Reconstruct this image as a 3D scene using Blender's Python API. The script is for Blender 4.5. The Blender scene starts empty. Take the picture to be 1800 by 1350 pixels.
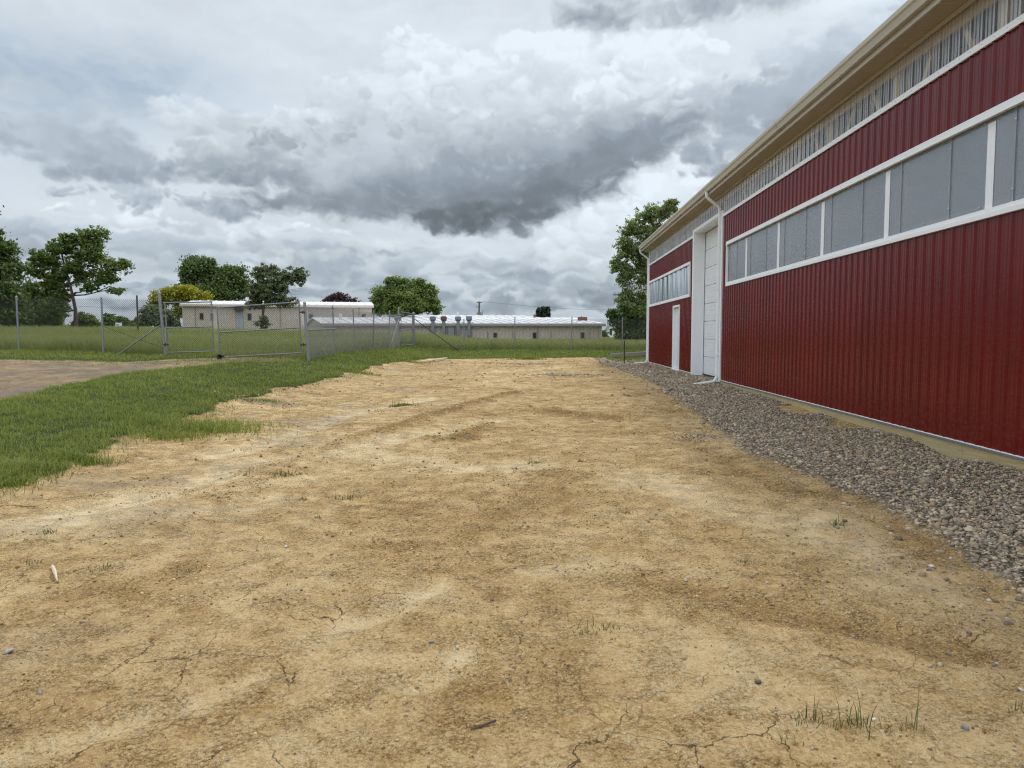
import bpy, bmesh, math, random
import numpy as np
from math import radians as R, sin, cos, pi
scene = bpy.context.scene
COL = scene.collection

# ------------------------------------------------------------------ camera
F_PX = 1270.0; CZ = 1.5
cam_d = bpy.data.cameras.new("Camera"); cam = bpy.data.objects.new("Camera", cam_d); COL.objects.link(cam)
cam.location = (0, 0, CZ)
cam.rotation_euler = (R(90 - 3.9155), 0, R(2.3897))
cam_d.sensor_width = 36.0; cam_d.lens = 36.0 * F_PX / 1800.0
cam_d.clip_start = 0.05; cam_d.clip_end = 3000
scene.camera = cam
scene.view_settings.view_transform = 'Standard'; scene.view_settings.look = 'None'
scene.view_settings.gamma = 1.0; scene.view_settings.exposure = 0.0
scene.render.resolution_x = 1024; scene.render.resolution_y = 768
try:
    scene.cycles.max_bounces = 8; scene.cycles.transparent_max_bounces = 24
    scene.cycles.diffuse_bounces = 3; scene.cycles.use_denoising = True; scene.cycles.denoising_prefilter = 'FAST'; scene.cycles.pixel_filter_type = 'BLACKMAN_HARRIS'; scene.cycles.filter_width = 1.2
    scene.cycles.sample_clamp_indirect = 4.0; scene.cycles.adaptive_threshold = 0.005
except Exception:
    pass

# ------------------------------------------------------------------ node helper
class E:
    """tiny expression wrapper round shader math nodes"""
    def __init__(s, nt, sock): s.nt = nt; s.k = sock
    def _m(s, op, *a, clamp=False):
        n = s.nt.nodes.new('ShaderNodeMath'); n.operation = op; n.use_clamp = clamp
        for i, v in enumerate((s,) + a):
            if isinstance(v, E): s.nt.links.new(v.k, n.inputs[i])
            else: n.inputs[i].default_value = v
        return E(s.nt, n.outputs[0])
    def __add__(s, o): return s._m('ADD', o)
    __radd__ = __add__
    def __mul__(s, o): return s._m('MULTIPLY', o)
    __rmul__ = __mul__
    def __sub__(s, o): return s._m('SUBTRACT', o)
    def __rsub__(s, o): return (s * -1.0) + o
    def __truediv__(s, o): return s._m('DIVIDE', o)
    def pow(s, o): return s._m('POWER', o)
    def clamp(s): return s._m('ADD', 0.0, clamp=True)
    def mx(s, o): return s._m('MAXIMUM', o)
    def mn(s, o): return s._m('MINIMUM', o)
    def f(s, op, *a): return s._m(op, *a)
    def ss(s, a, b, lo=0.0, hi=1.0):
        n = s.nt.nodes.new('ShaderNodeMapRange'); n.interpolation_type = 'SMOOTHSTEP'
        s.nt.links.new(s.k, n.inputs[0])
        for i, v in enumerate((a, b, lo, hi)): n.inputs[i + 1].default_value = v
        return E(s.nt, n.outputs[0])

class NT:
    def __init__(s, nt): s.nt = nt
    def new(s, t, **kw):
        n = s.nt.nodes.new(t)
        for k, v in kw.items(): setattr(n, k, v)
        return n
    def link(s, a, b): s.nt.links.new(a.k if isinstance(a, E) else a, b)
    def val(s, v):
        n = s.new('ShaderNodeValue'); n.outputs[0].default_value = v; return E(s.nt, n.outputs[0])
    def e(s, sock): return E(s.nt, sock)
    def comb(s, x, y, z=0.0):
        n = s.new('ShaderNodeCombineXYZ')
        for i, v in enumerate((x, y, z)):
            if isinstance(v, E): s.link(v, n.inputs[i])
            else: n.inputs[i].default_value = v
        return n.outputs[0]
    def sep(s, v):
        n = s.new('ShaderNodeSeparateXYZ'); s.link(v, n.inputs[0]); return [E(s.nt, o) for o in n.outputs]
    def noise(s, vec, scale, detail=4, rough=0.55, dist=0.0, lac=2.0, col=False):
        n = s.new('ShaderNodeTexNoise'); s.link(vec, n.inputs['Vector'])
        n.inputs['Scale'].default_value = scale; n.inputs['Detail'].default_value = detail
        n.inputs['Roughness'].default_value = rough; n.inputs['Distortion'].default_value = dist
        n.inputs['Lacunarity'].default_value = lac
        return n.outputs['Color'] if col else E(s.nt, n.outputs['Fac'])
    def voro(s, vec, scale, feature='F1', rnd=1.0, out='Distance'):
        n = s.new('ShaderNodeTexVoronoi'); n.feature = feature; s.link(vec, n.inputs['Vector'])
        n.inputs['Scale'].default_value = scale; n.inputs['Randomness'].default_value = rnd
        o = n.outputs[out]
        return o if out == 'Color' else E(s.nt, o)
    def mix(s, fac, a, b):
        n = s.new('ShaderNodeMix'); n.data_type = 'RGBA'
        ins = [i for i in n.inputs if i.enabled]
        def put(sock, v):
            if isinstance(v, E): s.link(v, sock)
            elif isinstance(v, (tuple, list)): sock.default_value = (*v[:3], 1)
            elif isinstance(v, (int, float)): sock.default_value = v
            else: s.link(v, sock)
        put(n.inputs['Factor'] if False else n.inputs[0], fac); put(n.inputs[6], a); put(n.inputs[7], b)
        return n.outputs[2]
    def vadd(s, a, b, op='ADD'):
        n = s.new('ShaderNodeVectorMath', operation=op); s.link(a, n.inputs[0])
        if isinstance(b, tuple): n.inputs[1].default_value = b
        else: s.link(b, n.inputs[1])
        return n.outputs[0]
    def scale(s, a, f):
        n = s.new('ShaderNodeVectorMath', operation='SCALE'); s.link(a, n.inputs[0])
        if isinstance(f, E): s.link(f, n.inputs['Scale'])
        else: n.inputs['Scale'].default_value = f
        return n.outputs[0]
    def ramp(s, fac, stops, interp='LINEAR'):
        n = s.new('ShaderNodeValToRGB'); s.link(fac, n.inputs[0]); cr = n.color_ramp; cr.interpolation = interp
        while len(cr.elements) < len(stops): cr.elements.new(0.5)
        for el, (p, c) in zip(cr.elements, stops): el.position = p; el.color = (*c, 1)
        return n.outputs[0]

# ------------------------------------------------------------------ world: clouded sky over a Nishita sky
SUN_EL, SUN_AZ = 52.0, 38.0     # degrees; azimuth clockwise from the wall's direction (+Y)
# ---- numpy noise -------------------------------------------------------------
def _hash(ix, iy, seed):
    h = (ix.astype(np.int64) * 374761393 + iy.astype(np.int64) * 668265263 + seed * 1442695041) & 0xffffffff
    h = ((h ^ (h >> 13)) * 1274126177) & 0xffffffff
    return ((h ^ (h >> 16)) & 0xffff).astype(np.float32) / 65535.0
def vnoise(x, y, seed=0):
    xi = np.floor(x); yi = np.floor(y); fx = (x - xi).astype(np.float32); fy = (y - yi).astype(np.float32)
    xi = xi.astype(np.int64); yi = yi.astype(np.int64)
    ux = fx * fx * fx * (fx * (fx * 6 - 15) + 10); uy = fy * fy * fy * (fy * (fy * 6 - 15) + 10)
    def g(i, j):
        a = _hash(xi + i, yi + j, seed) * 6.2831853
        return np.cos(a) * (fx - i) + np.sin(a) * (fy - j)
    a = g(0, 0); b = g(1, 0); c = g(0, 1); d = g(1, 1)
    return ((a + (b - a) * ux) * (1 - uy) + (c + (d - c) * ux) * uy) * 1.4    # about -1..1
def fbm(x, y, octv=5, seed=0, rough=0.5, lac=2.03):
    s = 0; a = 1.0; t = 0
    for o in range(octv):
        s = s + a * vnoise(x, y, seed + o * 17); t += a
        x = x * lac + 13.7; y = y * lac + 5.1; a *= rough
    return s / t
def sst(x, a, b):
    t = np.clip((x - a) / (b - a), 0, 1); return t * t * (3 - 2 * t)

# ---- the clouded sky, painted by direction (azimuth, elevation in degrees) -----
def make_sky():
    RES = 0.062
    A0, A1, E0, E1 = -64.0, 64.0, -2.0, 34.0
    nx = int((A1 - A0) / RES); ny = int((E1 - E0) / RES)
    A, Ev = np.meshgrid(np.linspace(A0, A1, nx, dtype=np.float32), np.linspace(E0, E1, ny, dtype=np.float32))
    rng = np.random.default_rng(11)
    # pale high deck
    n1 = fbm(A / 16, Ev / 6, 5, 3); n2 = fbm(A / 5 + n1, Ev / 1.6, 6, 9, 0.55)
    L = 0.835 + 0.05 * n1 + 0.03 * n2
    L = L - 0.06 * sst(-Ev, -9, -2) 
    T = np.zeros_like(L)                    # blueness
    bl = np.exp(-(((A + 30) / 8.5) ** 2 + ((Ev - 16.8) / 2.6) ** 2)) + .5 * np.exp(-(((A + 38) / 6) ** 2 + ((Ev - 13.5) / 4) ** 2))
    bl = bl * (0.75 + 0.9 * n2)
    L = L - 0.125 * np.clip(bl, 0, 1); T = T + 0.9 * np.clip(bl, 0, 1)
    lown = fbm(A / 9 + 4, Ev / 1.1, 6, 21, 0.55)
    L = L + sst(-Ev, -9.5, -5.5) * (lown * 0.12)
    T = T + 0.25 * sst(-Ev, -9, -3)
    fine = fbm(A / 1.1, Ev / 0.8, 5, 33, 0.6)
    def splat(a, e, r, asp, lum, grad, alpha, soft, blue):
        i0 = max(0, int((a - r * asp * 1.3 - A0) / RES)); i1 = min(nx, int((a + r * asp * 1.3 - A0) / RES) + 1)
        j0 = max(0, int((e - r * 1.3 - E0) / RES)); j1 = min(ny, int((e + r * 1.3 - E0) / RES) + 1)
        if i1 - i0 < 2 or j1 - j0 < 2: return
        ax = (A[j0:j1, i0:i1] - a) / (r * asp); ay = (Ev[j0:j1, i0:i1] - e) / r
        d = np.sqrt(ax * ax + ay * ay) + fine[j0:j1, i0:i1] * 0.42
        al = sst(1 - d, 0, soft) * alpha
        l = lum + grad * (ay * 0.8 - ax * 0.10) 
        L[j0:j1, i0:i1] = L[j0:j1, i0:i1] * (1 - al) + l * al
        T[j0:j1, i0:i1] = T[j0:j1, i0:i1] * (1 - al) + blue * al
    def cloud(parts, base, top, lb, lt, n, rmin, rmax, asp=1.5, grad=0.05, alpha=0.55, soft=0.6, blue=0.15, pw=1.0, jit=0.03):
        """parts: ellipses (az, el, raz, rel, tilt); puffs filled in from the back and top to the front and base"""
        w = np.array([p[2] * p[3] for p in parts]); w = w / w.sum()
        P = []
        for k in range(n):
            a0, e0, ra, re, tl = parts[rng.choice(len(parts), p=w)]
            t = rng.uniform(0, 2 * pi); rr = rng.uniform(0, 1) ** 0.5
            da = cos(t) * rr * ra; de = sin(t) * rr * re + da * tl
            edge = rr
            r = (rmin + (rmax - rmin) * rng.uniform(0, 1) ** 1.8) * (1.15 - 0.6 * edge)
            P.append((a0 + da, e0 + de, r, de - da * tl, re))
        P.sort(key=lambda p: -(p[1] - 0.25 * 0) - rng.uniform(0, 1.6))
        for a, e, r, de, re in P:
            h = (e - (base[0] + base[1] * a)) / max(0.1, (top[0] + top[1] * a) - (base[0] + base[1] * a))
            h = min(1, max(0, h)) ** pw
            splat(a, e, r, asp, lb + (lt - lb) * h + rng.normal(0, jit), grad * (0.4 + 0.6 * h), alpha, soft, blue)
    # far banks near the horizon
    cloud([(-24, 6.2, 13, 1.6, 0), (-8, 5.0, 14, 1.4, 0), (6, 3.6, 9, 1.1, 0), (-38, 6, 8, 1.6, 0), (24, 6, 12, 3, 0), (-14, 2.6, 22, .9, 0)],
          (2.0, 0), (8.2, 0), .60, .77, 420, .3, 1.2, 2.6, .05, .5, .7, .4)
    cloud([(-21, 7.6, 6.5, .7, 0), (-31, 8.2, 4, .8, 0), (-12, 6.9, 5, .5, 0), (-17, 5.8, 5, .4, 0)], (6, 0), (9, 0), .76, .91, 150, .18, .6, 2.2, .06, .6, .6, 0)
    cloud([(4.5, 7.6, 5.2, 2.3, .25), (8.5, 10.5, 5, 1.8, .45), (9, 5.5, 5, 1.6, 0), (3, 5.2, 5, .6, 0)], (3, 0), (10, 0), .77, .90, 240, .3, 1.1, 1.7, .06, .55, .6, .1)
    cloud([(1, 4.6, 7, .5, 0), (-9, 4.0, 9, .5, 0), (8, 3.5, 5, .4, 0), (-25, 3.4, 9, .6, 0), (-3, 2.2, 12, .4, 0)], (1, 0), (6, 0), .62, .72, 110, .2, .6, 4.0, .04, .45, .8, .6)
    # cumulus towers, bright crowns
    cloud([(-9.8, 19.2, 3.1, 3.0, 0), (-5.0, 17.0, 7.0, 3.4, 0), (-15, 15.6, 4.6, 2.1, .15), (-13.5, 17.6, 3.6, 1.6, 0)], (11, 0), (22, 0), .70, .905, 520, .35, 1.7, 1.2, .085, .6, .5, .05)
    cloud([(2.5, 18.2, 6.5, 3.6, .1), (9.5, 18.6, 4.4, 3.6, 0), (0, 20.5, 3.5, 1.8, 0)], (12, 0), (22, 0), .68, .915, 480, .35, 1.7, 1.25, .085, .6, .5, .05)
    cloud([(-21.5, 13.6, 5.8, 2.1, .05), (-25.5, 15.2, 3.2, 1.1, 0), (-18, 15.0, 4, 1.6, 0)], (11.5, 0), (16.5, 0), .70, .86, 340, .3, 1.2, 1.5, .06, .55, .55, .1)
    cloud([(16, 15.5, 7.5, 4.0, .2), (22, 18, 8, 4, .2)], (8, .2), (18, .2), .57, .80, 320, .4, 1.8, 1.5, .05, .5, .6, .3)
    # grey bodies and dark bases
    cloud([(-33, 12.6, 4.6, 2.0, 0), (-29.5, 11.4, 3.6, 1.0, 0)], (10.2, 0), (15.4, 0), .61, .80, 200, .4, 1.4, 1.6, .05, .4, .95, .35)
    cloud([(-29.4, 9.4, 2.4, .8, 0), (-33.5, 9.6, 1.4, .5, 0), (-26.3, 9.6, 1.2, .5, 0)], (8.5, 0), (10.3, 0), .64, .76, 80, .2, .6, 1.6, .04, .5, .6, .35)
    cloud([(-23.5, 8.95, 2.8, .65, 0)], (8.2, 0), (10, 0), .62, .74, 60, .2, .6, 1.8, .04, .5, .6, .3)
    cloud([(-21, 11.9, 6.8, 1.1, 0), (-15, 11.6, 5, 1.1, 0)], (10.6, 0), (13.6, 0), .55, .74, 240, .35, 1.3, 1.9, .05, .36, 1.0, .2)
    cloud([(-6, 12.8, 12, 3.0, .12), (4.5, 14.8, 8.0, 2.6, .22), (-13.5, 13.6, 5, 2.6, .1)], (9.0, .22), (16.0, .2), .53, .76, 700, .5, 2.3, 1.6, .06, .34, .95, .15)
    cloud([(-4, 13.4, 9.5, 3.0, .14), (3, 15.2, 6, 2.2, .2)], (10, .15), (17, .15), .53, .74, 90, 1.4, 3.2, 1.5, .07, .26, 1.2, .15)
    cloud([(-5, 11.2, 12, 2.3, .10), (6.5, 14.2, 5.5, 1.7, .3)], (8.6, .18), (14.2, .2), .475, .64, 320, .7, 2.4, 2.0, .035, .34, 1.1, .2, 1.2)
    cloud([(-9.5, 10.2, 10.5, 1.1, .02), (-1.5, 10.4, 6.5, 1.8, .18), (6.5, 14.0, 5.5, 1.2, .3), (-18, 9.8, 6, .7, 0)], (8.3, .18), (12.6, .2), .44, .57, 300, .4, 1.5, 2.2, .025, .30, 1.0, .2)
    cloud([(-4.5, 9.0, 5.4, 1.1, .03)], (7.8, .0), (10.5, 0), .435, .50, 110, .5, 1.3, 2.0, .02, .32, 1.0, .2)
    cloud([(-14.5, 10.7, 4.5, .45, .05), (-21, 13.0, 2.0, .3, .1), (-12.3, 12.4, 2.4, .35, .2), (-8.5, 14.6, 3.2, .8, .2), (3.0, 16.4, 3.5, .8, .3), (-15.5, 14.2, 2.5, 1, 0), (-3, 13, 4, .6, .1)], (9, 0), (17, 0), .60, .80, 190, .2, .9, 1.5, .07, .34, .85, .1)
    cloud([(-9.0, 16.0, 3.0, 1.3, .1), (-2.5, 15.8, 3.4, 1.2, .1), (4.5, 17.6, 3.2, 1.3, .2), (-15.2, 15.2, 2.2, 1.0, 0), (9.2, 17.2, 2.2, 1.2, .2), (-20.5, 13.9, 2.6, .8, 0)], (14, 0), (18.5, 0), .66, .90, 240, .2, .85, 1.35, .10, .5, .6, .05)
    cloud([(12.5, 23.8, 10.5, 1.7, .02), (5.5, 23.0, 4.5, 1.2, 0), (20, 25, 9, 2, .1)], (21.6, 0), (26, 0), .52, .76, 240, .5, 1.9, 2.0, .04, .24, 1.2, .25)
    # fractal warp gives the puffs ragged, wispy outlines
    wa = fbm(A / 3.2, Ev / 2.6, 6, 51, 0.56); wb = fbm(A / 3.2 + 40, Ev / 2.6 + 7, 6, 77, 0.56)
    ia = (A + wa * 1.5 - A0) / RES; ie = (Ev + wb * 0.95 - E0) / RES
    ia = np.clip(ia, 0, nx - 1.001); ie = np.clip(ie, 0, ny - 1.001)
    i = ia.astype(int); j = ie.astype(int); fi = (ia - i); fj = (ie - j)
    def samp(X):
        return (X[j, i] * (1 - fi) + X[j, np.minimum(i + 1, nx - 1)] * fi) * (1 - fj) + (X[np.minimum(j + 1, ny - 1), i] * (1 - fi) + X[np.minimum(j + 1, ny - 1), np.minimum(i + 1, nx - 1)] * fi) * fj
    L = samp(L); T = samp(T)
    L = 0.755 + (L - 0.72) * 1.22
    L = L - 0.035 * sst(-Ev, -8, -4)
    L = L + 0.012 * fbm(A / 1.4, Ev / 0.9, 6, 91, 0.6)
    return A, Ev, L, T, (A0, A1, E0, E1)
def sky_rgb(L, T):
    """display luminance and blueness -> linear colour"""
    L = np.clip(L, 0.2, 0.97)
    r = L * (1 - 0.045 - 0.060 * T); g = L * (1.0 - 0.004 - 0.012 * T); b = L * (1 + 0.028 + 0.045 * T )
    mid = np.exp(-((L - .6) / .16) ** 2)
    r = r - 0.012 * mid; b = b + 0.014 * mid
    return np.stack([r, g, b], -1) ** 2.2

world = bpy.data.worlds.new("World"); scene.world = world; world.use_nodes = True
wt = world.node_tree; wt.nodes.clear(); W = NT(wt)
WSTR = 0.10
_A, _E, _L, _T, (_a0, _a1, _e0, _e1) = make_sky()
_rgb = sky_rgb(_L, _T)
_im = bpy.data.images.new("cloud_layer", _L.shape[1], _L.shape[0], alpha=False, float_buffer=True)
_im.colorspace_settings.name = 'Non-Color'
_im.pixels.foreach_set(np.concatenate([_rgb, np.ones_like(_L)[..., None]], -1).astype(np.float32).ravel())
_im.update(); _im.pack()
sky = W.new('ShaderNodeTexSky'); sky.sky_type = 'NISHITA'; sky.sun_disc = False
sky.sun_elevation = R(SUN_EL); sky.sun_rotation = R(SUN_AZ); sky.air_density = 1.0; sky.dust_density = 1.5
tc = W.new('ShaderNodeTexCoord')
dx, dy, dz = W.sep(tc.outputs['Generated'])
az = dx.f('ARCTAN2', dy) * (180 / pi)
el = dz.mn(0.9999).f('ARCSINE') * (180 / pi)
u = ((az - _a0) * (1 / (_a1 - _a0))).f('PINGPONG', 1.0)
v = ((el - _e0) * (1 / (_e1 - _e0))).mx(0.001).mn(0.999)
it = W.new('ShaderNodeTexImage'); it.image = _im; it.extension = 'EXTEND'; it.interpolation = 'Cubic'
W.link(W.comb(u, v, 0.0), it.inputs[0])
# overhead, above this view, the deck is brighter where the sun stands behind it
sd = (sin(R(SUN_AZ)) * cos(R(SUN_EL)), cos(R(SUN_AZ)) * cos(R(SUN_EL)), sin(R(SUN_EL)))
dot = dx * sd[0] + dy * sd[1] + dz * sd[2]
boost = (dot.ss(0.80, 1.0) * 1.2 + el.ss(26, 55) * 0.95 + 1.0) * (az.f('ABSOLUTE').ss(48, 85) * el.ss(4, 16) * 0.75 + 1.0)
ccol = W.scale(W.mix(el.ss(26, 33), it.outputs[0], (.58, .61, .66)), boost * (1 / WSTR))
fin = W.mix(0.95, sky.outputs[0], ccol)
fin = W.mix(el.ss(-3.0, -0.5), (2.4, 2.5, 2.2), fin)
bg = W.new('ShaderNodeBackground'); W.link(fin, bg.inputs[0]); bg.inputs[1].default_value = WSTR
wo = W.new('ShaderNodeOutputWorld'); W.link(bg.outputs[0], wo.inputs[0])
world.cycles.sampling_method = 'MANUAL'; world.cycles.sample_map_resolution = 512

sun_d = bpy.data.lights.new("Sun", 'SUN'); sun_d.energy = 1.5; sun_d.angle = R(11); sun_d.color = (1, .95, .87)
sun = bpy.data.objects.new("Sun", sun_d); COL.objects.link(sun)
sun.rotation_euler = (R(90 - SUN_EL), 0, R(180 - SUN_AZ) )
sun.location = (0, 0, 30)

# ------------------------------------------------------------------ bookkeeping
def tag(o, label=None, cat=None, group=None, kind=None):
    if label: o['label'] = label
    if cat: o['category'] = cat
    if group: o['group'] = group
    if kind: o['kind'] = kind
    return o
def thing(name, label, cat, loc=(0, 0, 0), rz=0.0, group=None):
    o = bpy.data.objects.new(name, None); COL.objects.link(o); o.empty_display_size = 0.2
    o.location = loc; o.rotation_euler = (0, 0, rz)
    return tag(o, label, cat, group)
def npmesh(name, V, Fc, mat=None, parent=None, smooth=False, attrs=None):
    """V (n,3), Fc (m,k) arrays of equal sized faces (or a list of such arrays)"""
    me = bpy.data.meshes.new(name)
    Fs = Fc if isinstance(Fc, list) else [Fc]
    Fs = [np.asarray(f, np.int32) for f in Fs if len(f)]
    V = np.asarray(V, np.float32)
    me.vertices.add(len(V)); me.vertices.foreach_set('co', V.ravel())
    nl = sum(f.size for f in Fs); nf = sum(len(f) for f in Fs)
    me.loops.add(nl); me.polygons.add(nf)
    me.loops.foreach_set('vertex_index', np.concatenate([f.ravel() for f in Fs]))
    tot = np.concatenate([np.full(len(f), f.shape[1], np.int32) for f in Fs])
    st = np.concatenate([[0], np.cumsum(tot)[:-1]]).astype(np.int32)
    me.polygons.foreach_set('loop_start', st); me.polygons.foreach_set('loop_total', tot)
    if smooth: me.polygons.foreach_set('use_smooth', np.ones(nf, bool))
    if attrs:
        for k, a in attrs.items():
            at = me.attributes.new(k, 'FLOAT', 'POINT'); at.data.foreach_set('value', np.asarray(a, np.float32))
    me.update(calc_edges=True); me.validate()
    if mat: me.materials.append(mat)
    o = bpy.data.objects.new(name, me); COL.objects.link(o)
    if parent: o.parent = parent
    return o
class MB:
    """collects shapes into one mesh"""
    def __init__(s): s.v = []; s.f = []
    def add(s, vs, fs):
        n = len(s.v); s.v += [tuple(v) for v in vs]; s.f += [tuple(i + n for i in f) for f in fs]; return s
    def box(s, x0, x1, y0, y1, z0, z1):
        return s.add([(x0, y0, z0), (x1, y0, z0), (x1, y1, z0), (x0, y1, z0), (x0, y0, z1), (x1, y0, z1), (x1, y1, z1), (x0, y1, z1)],
                     [(0, 3, 2, 1), (4, 5, 6, 7), (0, 1, 5, 4), (1, 2, 6, 5), (2, 3, 7, 6), (3, 0, 4, 7)])
    def bar(s, p0, p1, w, h, up=(0, 0, 1)):
        p0 = np.array(p0, float); p1 = np.array(p1, float); d = p1 - p0; d /= np.linalg.norm(d)
        u = np.array(up, float)
        if abs(d @ u) > .95: u = np.array((1., 0, 0))
        r = np.cross(d, u); r /= np.linalg.norm(r); u = np.cross(r, d)
        vs = []
        for p in (p0, p1):
            for a, b in ((-1, -1), (1, -1), (1, 1), (-1, 1)): vs.append(p + r * a * w / 2 + u * b * h / 2)
        return s.add(vs, [(0, 1, 2, 3), (7, 6, 5, 4), (0, 4, 5, 1), (1, 5, 6, 2), (2, 6, 7, 3), (3, 7, 4, 0)])
    def tube(s, pts, rs, n=8, caps=True):
        pts = [np.array(p, float) for p in pts]
        if not isinstance(rs, (list, tuple)): rs = [rs] * len(pts)
        base = len(s.v); prev = None
        for i, p in enumerate(pts):
            d = (pts[min(i + 1, len(pts) - 1)] - pts[max(i - 1, 0)]); d = d / (np.linalg.norm(d) + 1e-9)
            if prev is None:
                a = np.array((0, 0, 1.)) if abs(d[2]) < .9 else np.array((1., 0, 0)); r = np.cross(d, a)
            else: r = prev - d * (prev @ d)
            r /= np.linalg.norm(r) + 1e-9; prev = r; q = np.cross(d, r)
            for k in range(n):
                t = 2 * pi * k / n; s.v.append(tuple(p + (r * cos(t) + q * sin(t)) * rs[i]))
        for i in range(len(pts) - 1):
            for k in range(n):
                a = base + i * n + k; b = base + i * n + (k + 1) % n
                s.f.append((a, b, b + n, a + n))
        if caps:
            s.f.append(tuple(base + k for k in range(n))[::-1]); s.f.append(tuple(base + (len(pts) - 1) * n + k for k in range(n)))
        return s
    def extrude_y(s, prof, y0, y1, close=False):
        """prof: list of (x, z) swept along y"""
        n = len(prof); b = len(s.v)
        for y in (y0, y1):
            for x, z in prof: s.v.append((x, y, z))
        m = n if close else n - 1
        for i in range(m):
            j = (i + 1) % n; s.f.append((b + i, b + j, b + n + j, b + n + i))
        if close: s.f.append(tuple(b + i for i in range(n))); s.f.append(tuple(b + n + i for i in range(n))[::-1])
        return s
    def dome(s, c, r, ax=(-1, 0, 0), n=6):
        c = np.array(c, float); ax = np.array(ax, float); a = np.array((0, 0, 1.)) if abs(ax[2]) < .9 else np.array((1., 0, 0))
        u = np.cross(ax, a); u /= np.linalg.norm(u); w = np.cross(ax, u); b = len(s.v)
        for k in range(n): t = 2 * pi * k / n; s.v.append(tuple(c + (u * cos(t) + w * sin(t)) * r))
        s.v.append(tuple(c + ax * r * .7))
        for k in range(n): s.f.append((b + k, b + (k + 1) % n, b + n))
        return s
    def mark(s):
        s.m2 = len(s.f); return s
    def build(s, name, mat, parent=None, smooth=False, bevel=0.0, mat2=None):
        me = bpy.data.meshes.new(name); me.from_pydata(s.v, [], s.f)
        me.validate(); me.update()
        if mat2:
            for i, p in enumerate(me.polygons): p.material_index = 1 if i >= s.m2 else 0
        bm = bmesh.new(); bm.from_mesh(me); bmesh.ops.recalc_face_normals(bm, faces=bm.faces)
        bm.to_mesh(me); bm.free()
        if mat: me.materials.append(mat)
        if mat2: me.materials.append(mat2)
        if smooth:
            me.polygons.foreach_set('use_smooth', [True] * len(me.polygons))
            try: me.set_sharp_from_angle(angle=R(40))
            except Exception: pass
        o = bpy.data.objects.new(name, me); COL.objects.link(o)
        if parent: o.parent = parent
        if bevel:
            m = o.modifiers.new('bevel', 'BEVEL'); m.width = bevel; m.segments = 2; m.limit_method = 'ANGLE'
        return o

# ------------------------------------------------------------------ materials
def mat(name, base=None, rough=0.6, metal=0.0, spec=None):
    m = bpy.data.materials.new(name); m.use_nodes = True; N = NT(m.node_tree)
    b = m.node_tree.nodes['Principled BSDF']; b.inputs['Roughness'].default_value = rough; b.inputs['Metallic'].default_value = metal
    if base: b.inputs['Base Color'].default_value = (*base, 1)
    if spec is not None: b.inputs['Specular IOR Level'].default_value = spec
    return m, N, b
def coords(N, kind='Object'):
    return N.new('ShaderNodeTexCoord').outputs[kind]
def bump(N, b, h, dist=0.01, strength=1.0):
    n = N.new('ShaderNodeBump'); n.inputs['Strength'].default_value = strength; n.inputs['Distance'].default_value = dist
    N.link(h, n.inputs['Height']); N.link(n.outputs[0], b.inputs['Normal']); return n
def worn(name, base, rough=.45, metal=0.0, var=.12, sc=3.0, dirt=(.35, .3, .22), dirt_amt=.12, bmp=0.0):
    """paint or metal with faint mottling and dust"""
    m, N, b = mat(name, None, rough, metal)
    c = coords(N)
    n1 = N.noise(c, sc, 6, .6); n2 = N.noise(c, sc * 9, 4, .6)
    f = (n1 - .5) * (var * 2) + (n2 - .5) * var + 1.0
    col = N.scale(N.mix(0.0, base, base), f)
    col = N.mix(n1.ss(.5, .8) * dirt_amt, col, dirt)
    N.link(col, b.inputs['Base Color']); N.link((n2 - .5) * .15 + rough, b.inputs['Roughness'])
    if bmp: bump(N, b, n2, bmp, .5)
    return m
M = {}
M['white'] = worn('white_trim_paint', (.80, .82, .84), .4, 0, .03, 2.0, (.45, .42, .36), .10)
M['door_white'] = worn('white_door_paint', (.70, .73, .75), .38, 0, .025, 1.2, (.45, .42, .38), .08)
M['gutter'] = worn('cream_gutter_paint', (.50, .47, .39), .42, 0, .04, 2.0)
M['soffit'] = worn('tan_soffit_vinyl', (.40, .33, .22), .55, 0, .04, 1.5)
M['galv'] = worn('galvanised_steel', (.25, .265, .28), .5, .55, .16, 6.0, (.2, .12, .07), .25)
M['galv_pipe'] = worn('weathered_galvanised_pipe', (.20, .215, .23), .55, .5, .16, 5.0, (.13, .08, .05), .5)
M['rust'] = worn('rusty_steel', (.07, .045, .035), .8, .2, .2, 8.0)
M['wire'] = worn('galvanised_wire', (.075, .078, .078), .55, .4, .1, 3.0, (.1, .06, .04), .3)
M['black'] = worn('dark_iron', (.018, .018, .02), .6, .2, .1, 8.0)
M['lumber'] = worn('pale_framing_lumber', (.55, .42, .26), .7, 0, .12, 4.0, (.3, .2, .1), .3)
M['interior'] = worn('dim_interior_metal', (.20, .215, .25), .6, 0, .1, .6)
M['roof_white'] = worn('white_metal_roof', (.62, .63, .64), .5, 0, .03, .3)
M['beige'] = worn('beige_metal_cladding', (.53, .46, .385), .55, 0, .04, .4, (.35, .3, .25), .2)
M['beige_trim'] = worn('taupe_trim', (.30, .27, .23), .55, 0, .04, .4)
M['duct'] = worn('grey_sheet_duct', (.22, .25, .28), .5, .3, .08, 1.0)
M['glass_dark'] = mat('dark_window_glass', (.02, .025, .03), .15)[0]
M['brick'] = worn('red_brown_brick', (.16, .065, .05), .85, 0, .15, 6.0)
M['old_wood'] = worn('grey_weathered_wood', (.30, .28, .25), .85, 0, .15, 6.0)
M['pole_wood'] = worn('utility_pole_wood', (.10, .08, .065), .9, 0, .15, 4.0)
M['light_wood'] = worn('bleached_wood', (.55, .46, .33), .8, 0, .12, 9.0)
M['bluedoor'] = worn('pale_blue_door_paint', (.33, .40, .46), .5)
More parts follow.
